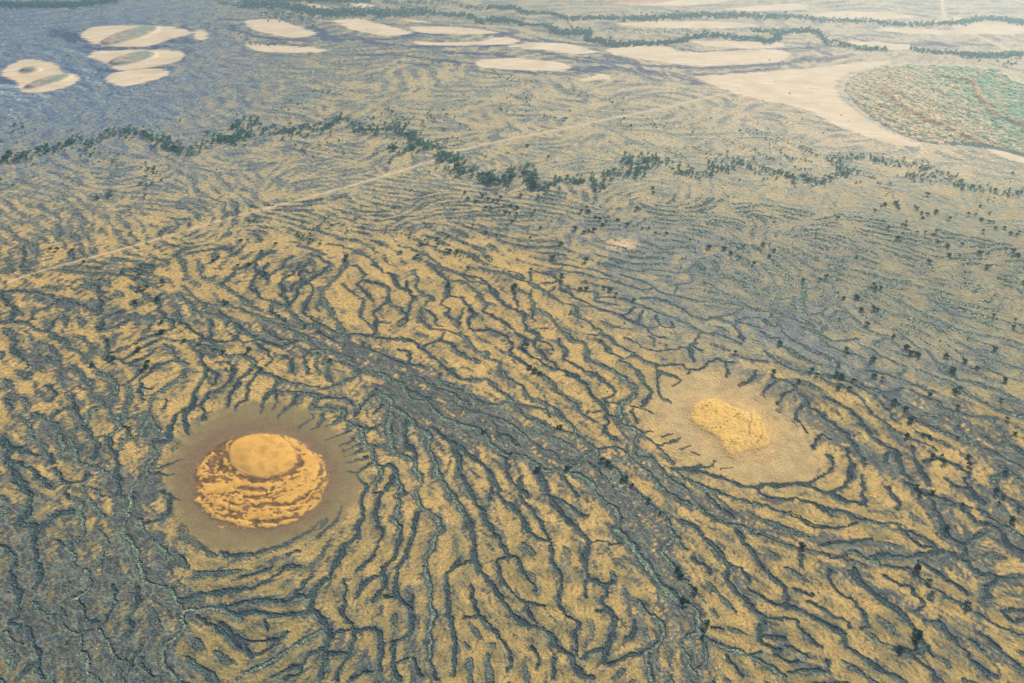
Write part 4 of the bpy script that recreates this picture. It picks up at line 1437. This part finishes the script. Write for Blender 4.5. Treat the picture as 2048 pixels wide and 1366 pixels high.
# ------------------------------------------------------------------ tracks
def ribbon(name, q, w0, w1, z, mat, label):
    tg = np.gradient(q, axis=0); tg /= np.hypot(tg[:, 0], tg[:, 1])[:, None]
    nrm = np.stack([-tg[:, 1], tg[:, 0]], 1)
    g = np.random.default_rng(3)
    n = len(q); dd = np.hypot(q[:, 0], q[:, 1])
    w = np.interp(dd, [900, 3000], [w0, w1])
    rows = []
    for s in (-1, -.33, .33, 1):
        ww = s * w * .5 * (1 + .12 * g.standard_normal(n)) + .5 * np.sin(np.arange(n) * .11)
        rows.append(np.column_stack([q + nrm * ww[:, None], np.full(n, z + (.03 if abs(s) < .5 else 0))]))
    v = np.concatenate(rows)
    f = np.concatenate([np.stack([np.arange(n - 1) + k * n, np.arange(1, n) + k * n, np.arange(1, n) + (k + 1) * n, np.arange(n - 1) + (k + 1) * n], 1) for k in range(3)])
    o = link(name, numpy_mesh(name, v, f[:, ::-1]), mat)
    return tag(o, label=label, cat='track', kind='structure')
ribbon('dirt_track', TR, 3.2, 3.6, .22, M_track, 'straight pale dirt track running across the plain to the far sand')
ribbon('dirt_track', TR2, 6, 9, .10, M_track, 'faint pale track crossing the far wooded creeks at the upper right')

def ground_z(x, y):
    r = (np.log(np.hypot(x, y)) - math.log(R0)) / DG; c = (np.arctan2(x, y) + TH) / DG
    return sample(Z, np.asarray(r, float), np.asarray(c, float))

# ------------------------------------------------------------------ trees
def crown_mesh(name, seed, n_clump=16, per=9, flat=.66):
    """unit crown: radius 1, made of small leaf faces gathered in clumps"""
    g = np.random.default_rng(seed)
    V = []; F = []
    cl = []
    while len(cl) < n_clump:
        p = g.uniform(-1, 1, 3)
        d = np.linalg.norm(p)
        if .15 < d < .80: cl.append((p * (1, 1, flat), g.uniform(.26, .42)))
    k = 0
    for c, s in cl:
        for _ in range(per):
            d = g.standard_normal(3); d /= np.linalg.norm(d)
            pos = c + d * s * g.uniform(.5, 1.05) * (1, 1, .8)
            a = g.standard_normal(3); a /= np.linalg.norm(a); b = np.cross(a, d + .3 * g.standard_normal(3)); b /= np.linalg.norm(b) + 1e-6
            h = s * g.uniform(.50, .85)
            V += [pos - a * h, pos + b * h * .8, pos + a * h * 1.1, pos - b * h * .7 + d * .05]
            F.append([k, k + 1, k + 2, k + 3]); k += 4
    return np.array(V), np.array(F)

def trunk_mesh(seed):
    """tapered leaning trunk with three limbs, unit height"""
    g = np.random.default_rng(seed)
    V, F = [], []
    def limb(p0, p1, r0, r1, n=6):
        k = len(V); p0 = np.array(p0); p1 = np.array(p1)
        ax = p1 - p0; ax /= np.linalg.norm(ax); u = np.cross(ax, (.3, .9, .1)); u /= np.linalg.norm(u); w = np.cross(ax, u)
        for P, r in ((p0, r0), (.5 * (p0 + p1) + .03 * g.standard_normal(3), (r0 + r1) / 2), (p1, r1)):
            for i in range(n):
                a = 2 * math.pi * i / n
                V.append(P + r * (math.cos(a) * u + math.sin(a) * w))
        for s in range(2):
            for i in range(n):
                j = (i + 1) % n
                F.append([k + s * n + i, k + s * n + j, k + (s + 1) * n + j, k + (s + 1) * n + i])
    top = (g.uniform(-.05, .05), g.uniform(-.05, .05), .45)
    limb((0, 0, -.06), top, .045, .032)
    for q in range(3):
        a = 2.1 * q + g.uniform(0, 1)
        limb(top, (top[0] + .22 * math.cos(a), top[1] + .22 * math.sin(a), .45 + g.uniform(.22, .36)), .026, .010)
    return np.array(V), np.array(F)

CROWNS = [crown_mesh('crown', s, n, 8) for s, n in ((1, 15), (2, 18), (3, 13), (4, 20), (5, 12), (6, 16))]
TRUNKS = [trunk_mesh(s) for s in range(3)]
crown_me = [numpy_mesh('crown', v * (1, 1, 1), f) for v, f in CROWNS]
trunk_me = [numpy_mesh('trunk', v, f) for v, f in TRUNKS]
for m in crown_me: m.materials.append(M_leaf)
for m in trunk_me: m.materials.append(M_bark)

PL = []
for ln in PLACES.split('\n'):
    xy, ph = ln.split(' ', 1); PL.append((*[float(v) for v in xy.split(',')], ph))
def pts(tiles):
    o = []
    for (x0, y0, k), txt in tiles.items():
        for t in txt.split():
            a, b = t.split(','); o.append((float(a) / k + x0, float(b) / k + y0))
    return o
lone = []
for x, y in pts(TREES):
    if any(math.hypot(x - a, y - b) < 2.2 for a, b, _ in lone): continue
    base = (4.3 if y > 850 else 5.2) if y > 560 else 5.4
    lone.append((x, y, base * rng.uniform(.75, 1.25)))
belt = []
WIDE = [(440, 'the first wooded creek at the left edge', 0), (720, 'the wooded bend at the middle left', 1), (900, 'the thick wooded knot where the track meets the creek', 2), (1220, 'the big wooded bend at the middle', 3), (1420, 'the ringed woods right of the middle', 4), (1640, 'the sparse creek woods right of centre', 5), (3000, 'the creek woods under the red dune', 6)]
for tok, p, k in parse(BELTS):
    spread, dens, hgt = (float(v) for v in tok)
    q = smooth_line(p, 1.0)
    L = np.hypot(*np.diff(q, axis=0).T).sum()
    n = int(L / 100 * dens * (3.0 if p[:, 1].mean() < 150 else (1.1 if hgt > 6.5 else 1.9)))
    for _ in range(n):
        a = q[rng.integers(len(q))]
        x, y = a[0] + rng.normal(0, spread * .9), a[1] + rng.normal(0, spread * .8)
        belt.append((x, y, .82 * hgt * rng.choice([.55, .8, 1, 1.25], p=[.25, .3, .3, .15]) * rng.uniform(.85, 1.15)))
# thin scrub trees dotted over the middle plain
for _ in range(1700):
    x, y = rng.uniform(-20, 2070), rng.uniform(110, 700)
    g_ = {0: .25}.get(0)
    den = math.exp(-((y - 300) / 110) ** 2) + .22
    if 130 < y < 330 and x > 1650: den *= .3
    if rng.random() < den * .6:
        belt.append((x, y, rng.choice([2.0, 3.2, 5.5], p=[.45, .4, .15]) * rng.uniform(.8, 1.2)))
def size_px(x, y, h):
    X, Y = at(x, y); return h * FPX / float(Y * CP + H * SP)
belt = [b for b in belt if b[1] > -30]
big = sorted(belt, key=lambda b: -size_px(*b))
big = [b for b in big if -5 < b[0] < 2053]
n_ind = max(0, 296 - len(lone))
ind_belt = big[:n_ind]; ids = set(map(id, ind_belt))
rest = [b for b in belt if id(b) not in ids]
print('lone', len(lone), 'belt', len(belt), 'individual belt', len(ind_belt))

def place_tree(x, y, h, label, group, i):
    X, Y = at(x, y); X = float(X); Y = float(Y)
    z = float(ground_z(X, Y))
    t = bpy.data.objects.new('coolibah_tree', None); S.collection.objects.link(t)
    t.location = (X, Y, z - .1); t.rotation_euler = (0, 0, float(rng.uniform(0, 6.28)))
    t.empty_display_size = 1
    tag(t, label, 'tree', group)
    c = link('crown', crown_me[i % 6], None, t); w = h * rng.uniform(.62, .78)
    c.scale = (w, w * rng.uniform(.85, 1.1), w * rng.uniform(.75, .95)); c.location = (0, 0, h * .58)
    k = link('trunk', trunk_me[i % 3], None, t); k.scale = (h * 1.0, h * 1.0, h)
    return t

ORD = 'leftmost second third fourth fifth sixth seventh eighth ninth tenth eleventh twelfth thirteenth fourteenth fifteenth sixteenth seventeenth eighteenth'.split()
NUMW = 'one two three four five six seven eight nine ten eleven twelve thirteen fourteen fifteen sixteen seventeen eighteen nineteen twenty'.split()
zones = {}
for t in lone:
    k = min(range(len(PL)), key=lambda q: (PL[q][0] - t[0]) ** 2 + (1.6 * (PL[q][1] - t[1])) ** 2)
    zones.setdefault(k, []).append(t)
cnt = 0
for k, lst in zones.items():
    lst.sort()
    n = len(lst)
    for j, (x, y, h) in enumerate(lst):
        ph = PL[k][2]
        if n == 1: lab = f'lone dark tree in {ph}'
        elif j == n - 1: lab = f'rightmost dark tree in {ph}'
        elif j == 0: lab = f'leftmost dark tree in {ph}'
        else: lab = f'{ORD[j] if j < len(ORD) else NUMW[j]} dark tree from left in {ph}'
        for a_, b_ in (('in the plain', 'on the plain'), ('in the edge', 'at the edge'), ('in the open', 'on the open'), ('in the near side', 'by the near side'), ('in the creek', 'along the creek'), ('in the tree row', 'of the tree row'), ('in the sand ribs', 'on the sand ribs'), ('in the mud flats', 'on the mud flats')):
            lab = lab.replace(a_, b_)
        place_tree(x, y, h, lab, 'lone dark trees dotted over the plain', cnt); cnt += 1
for x, y, h in ind_belt:
    ph = next(w for w in WIDE if x < w[0])
    place_tree(x, y, h, f'dark crowded tree in {ph[1]}', f'trees in {ph[1]}', cnt); cnt += 1

# the remaining woods: one object
def joined(items, protos, hfun):
    Vs, Fs, k = [], [], 0
    for q, (x, y, h) in enumerate(items):
        X, Y = at(x, y); z = float(ground_z(X, Y))
        v, f = protos[q % len(protos)]
        a = rng.uniform(0, 6.28); c, s = math.cos(a), math.sin(a)
        sc, off = hfun(h)
        vv = v * sc
        vv = np.column_stack([vv[:, 0] * c - vv[:, 1] * s + X, vv[:, 0] * s + vv[:, 1] * c + Y, vv[:, 2] + off + z])
        Vs.append(vv); Fs.append(f + k); k += len(v)
    return np.concatenate(Vs), np.concatenate(Fs)
light = [crown_mesh('c', 20 + s, 9, 6) for s in range(5)]
v, f = joined(rest, light, lambda h: (np.array([h * .72, h * .68, h * .58]), h * .46))
M_leaf2 = M_leaf.copy(); M_leaf2.name = 'creek_woods_leaf'
for n_ in M_leaf2.node_tree.nodes:
    if n_.type == 'MIX': n_.inputs[6].default_value = (.030, .12, .105, 1); n_.inputs[7].default_value = (.085, .25, .19, 1)
woods = link('creek_woods', numpy_mesh('creek_woods', v, f), M_leaf2)
tag(woods, 'belts of small dark green trees winding along the far creeks', 'woods', kind='stuff')
v, f = joined([r for r in rest if r[2] > 3.5], TRUNKS, lambda h: (np.array([h, h, h]), -.1))
link('trunks', numpy_mesh('trunks', v, f), M_bark, woods)

# ------------------------------------------------------------------ low scrub in the gullies (too many to count)
def scrub(n):
    pr = np.clip(ch, 0, 1) ** 1.5 * (1 - CLEAR) * (.35 + .65 * np.maximum(Gw, GRN * .6))
    pr[rr > 1500] = 0
    pr *= (rr[:, None] / 900) ** 2
    pr = pr.ravel() / pr.sum()
    pick = rng.choice(len(pr), n, p=pr)
    i, j = np.divmod(pick, NC)
    r = np.exp(math.log(R0) + DG * (i + rng.uniform(-.5, .5, n))); t = -TH + DG * (j + rng.uniform(-.5, .5, n))
    X, Y = r * np.sin(t), r * np.cos(t); Zz = ground_z(X, Y)
    s = rng.uniform(.35, .95, n) * np.interp(r, [500, 1500], [.8, 1.5])
    # a tuft: six-sided ragged cap
    m = 6
    a = np.linspace(0, 2 * math.pi, m, endpoint=False)[None] + rng.uniform(0, 6, (n, 1))
    rad = s[:, None] * rng.uniform(.6, 1.1, (n, m))
    ring = np.stack([X[:, None] + rad * np.cos(a), Y[:, None] + rad * np.sin(a), Zz[:, None] - .1 + s[:, None] * rng.uniform(.05, .3, (n, m))], -1)
    topv = np.stack([X, Y, Zz + s * rng.uniform(.7, 1.1, n)], -1)[:, None]
    V = np.concatenate([ring, topv], 1).reshape(-1, 3)
    b = (np.arange(n) * (m + 1))[:, None, None]
    q = np.arange(m); F = np.stack([q, (q + 1) % m, np.full(m, m)], -1)[None] + b
    g = sample(np.clip(Gw * .6 + GRN * .5, 0, 1), i.astype(float), j.astype(float))
    pal = rng.random(n) < (.20 + .85 * g)
    C = np.where(pal[:, None], np.array([.26, .31, .20]) * rng.uniform(.7, 1.3, (n, 1)), np.array([.050, .085, .070]) * rng.uniform(.6, 1.5, (n, 1)))
    return V, F.reshape(-1, 3), np.repeat(C, m + 1, 0)
v, f, c = scrub(110000)
tag(link('gully_scrub', numpy_mesh('gully_scrub', v, f, c), cover_material('scrub_leaf', 0, .05)), 'low grey green and dark scrub lining the gullies', 'scrub', kind='stuff')

# ------------------------------------------------------------------ cattle, a dead shrub
def cow_mesh():
    """standing cow along +X, feet at z = 0: one skinned body"""
    J = [(0, 0, 1.12), (-.75, 0, 1.15), (.60, 0, 1.10), (.95, 0, 1.22), (1.28, 0, 1.28), (1.62, 0, 1.12),
         (-.72, .22, .95), (-.66, .23, .55), (-.72, .23, .04), (-.72, -.22, .95), (-.56, -.23, .55), (-.60, -.23, .04),
         (.58, .20, .85), (.60, .21, .48), (.58, .21, .04), (.58, -.20, .85), (.70, -.21, .48), (.66, -.21, .04),
         (-1.02, 0, 1.12), (-1.08, 0, .62), (1.26, .20, 1.36), (1.26, -.20, 1.36), (1.20, .30, 1.52), (1.20, -.30, 1.52)]
    E = [(0, 1), (0, 2), (2, 3), (3, 4), (4, 5), (1, 6), (6, 7), (7, 8), (1, 9), (9, 10), (10, 11), (2, 12), (12, 13), (13, 14), (2, 15), (15, 16), (16, 17), (1, 18), (18, 19), (4, 20), (4, 21), (20, 22), (21, 23)]
    Rr = [.42, .38, .38, .24, .17, .10, .17, .09, .06, .17, .09, .06, .14, .08, .06, .14, .08, .06, .05, .04, .05, .05, .025, .025]
    me = bpy.data.meshes.new('cow_cage'); me.from_pydata(J, E, [])
    o = bpy.data.objects.new('cow_cage', me); S.collection.objects.link(o)
    o.modifiers.new('skin', 'SKIN'); me.skin_vertices.new() if not me.skin_vertices else None
    for k, r in enumerate(Rr): me.skin_vertices[0].data[k].radius = (r, r)
    me.skin_vertices[0].data[0].use_root = True
    sb = o.modifiers.new('sub', 'SUBSURF'); sb.levels = sb.render_levels = 1
    bpy.context.view_layer.update()
    dg = bpy.context.evaluated_depsgraph_get()
    out_ = bpy.data.meshes.new_from_object(o.evaluated_get(dg))
    bpy.data.objects.remove(o); out_.name = 'cow'
    out_.materials.clear(); out_.materials.append(M_hide)
    return out_
cme = cow_mesh()
cow_lab = ['far left cow of the row drinking at the ringed gully', 'second brown cow of the row at the ringed gully', 'third brown cow of the row at the ringed gully', 'fourth brown cow of the row at the ringed gully', 'dark cow standing apart left of the gully row',
           'left cow of a pair beside the upper slanting gully', 'right cow of a pair beside the upper slanting gully', 'left cow of three in the hooked gully', 'middle cow of three in the hooked gully', 'right cow of three in the hooked gully',
           'left cow of a pair on the long sand rib', 'right cow of a pair on the long sand rib', 'dark cow alone on the narrow sand rib above the dark band', 'brown cow alone by the forked gully near the top of the sand ribs', 'small brown cow left of the dead shrub on yellow sand',
           'brown cow standing inside the gully bend left of the yellow mound', 'small dark cow at the foot of the gully left of the yellow mound', 'dark cow on bare sand above the hooked gully']
for k, t in enumerate(COWS.split()):
    x, y = (float(v) for v in t.split(','))
    X, Y = at(x, y); z = float(ground_z(X, Y))
    o = link('cow', cme); o.location = (float(X), float(Y), z); o.rotation_euler = (0, 0, float(rng.uniform(0, 6.28)))
    s = float(rng.uniform(1.0, 1.25)); o.scale = (s, s, s)
    tag(o, cow_lab[k], 'cow', 'cattle grazing among the gullies')
# dead shrub: bare dark branches
def dead_shrub(px_, py_, size, label, seed):
    g = np.random.default_rng(seed); V, F = [], []
    for q in range(13):
        a = g.uniform(0, 6.28); el = g.uniform(.25, 1.2); L = size * g.uniform(.6, 1)
        d = np.array([math.cos(a) * math.cos(el), math.sin(a) * math.cos(el), math.sin(el)])
        p0 = np.array([0, 0, -.1]); p = p0
        for s in range(3):
            p1 = p + (d + .35 * g.standard_normal(3)) * L / 3
            r0 = .16 * size / 2.4 * (1 - s * .28); u = np.cross(d, (0, .3, 1)); u /= np.linalg.norm(u); w = np.cross(d, u)
            k = len(V)
            for P, r in ((p, r0), (p1, r0 * .6)):
                for i in range(4): V.append(P + r * (math.cos(i * 1.57) * u + math.sin(i * 1.57) * w))
            for i in range(4): F.append([k + i, k + (i + 1) % 4, k + 4 + (i + 1) % 4, k + 4 + i])
            p = p1
    X, Y = at(px_, py_)
    o = link('dead_shrub', numpy_mesh('dead_shrub', np.array(V), np.array(F)), M_dead)
    o.location = (float(X), float(Y), float(ground_z(X, Y)))
    tag(o, label, 'shrub')
dead_shrub(1332, 690, 3.4, 'black bare dead shrub alone on yellow sand above the gully', 5)
dead_shrub(1708, 872, 2.6, 'small dark dead shrub on pale sand beside the long straight gully', 6)

# ------------------------------------------------------------------ air
me = bpy.data.meshes.new('haze')
x0, x1, y0, y1, z0, z1 = -41000, 41000, -41000, 41000, -6.0, H + 40
me.from_pydata([(x0, y0, z0), (x1, y0, z0), (x1, y1, z0), (x0, y1, z0), (x0, y0, z1), (x1, y0, z1), (x1, y1, z1), (x0, y1, z1)], [],
               [(0, 3, 2, 1), (4, 5, 6, 7), (0, 1, 5, 4), (1, 2, 6, 5), (2, 3, 7, 6), (3, 0, 4, 7)])
hz = bpy.data.objects.new('haze', me); S.collection.objects.link(hz)
hm = bpy.data.materials.new('air_haze'); hm.use_nodes = True; ht = hm.node_tree; ht.nodes.clear()
pv = ht.nodes.new('ShaderNodeVolumePrincipled'); mo = ht.nodes.new('ShaderNodeOutputMaterial')
pv.inputs['Color'].default_value = (*HAZE_COLOR, 1); pv.inputs['Density'].default_value = HAZE_DENSITY; pv.inputs['Anisotropy'].default_value = HAZE_ANISO
ht.links.new(pv.outputs[0], mo.inputs['Volume']); me.materials.append(hm)
tag(hz, 'thin pale blue haze over the distant plain', 'haze', kind='stuff')

for o in S.objects:
    if 'label' in o and len(o['label'].split()) > 14:
        o['label'] = o['label'].replace('dark tree from left', 'tree from left').replace('the edge where sand ribs meet green braids', 'the border of sand ribs and braids').replace('the dotted rows under', 'rows under').replace(' round pale sand patch', ' round sand patch')
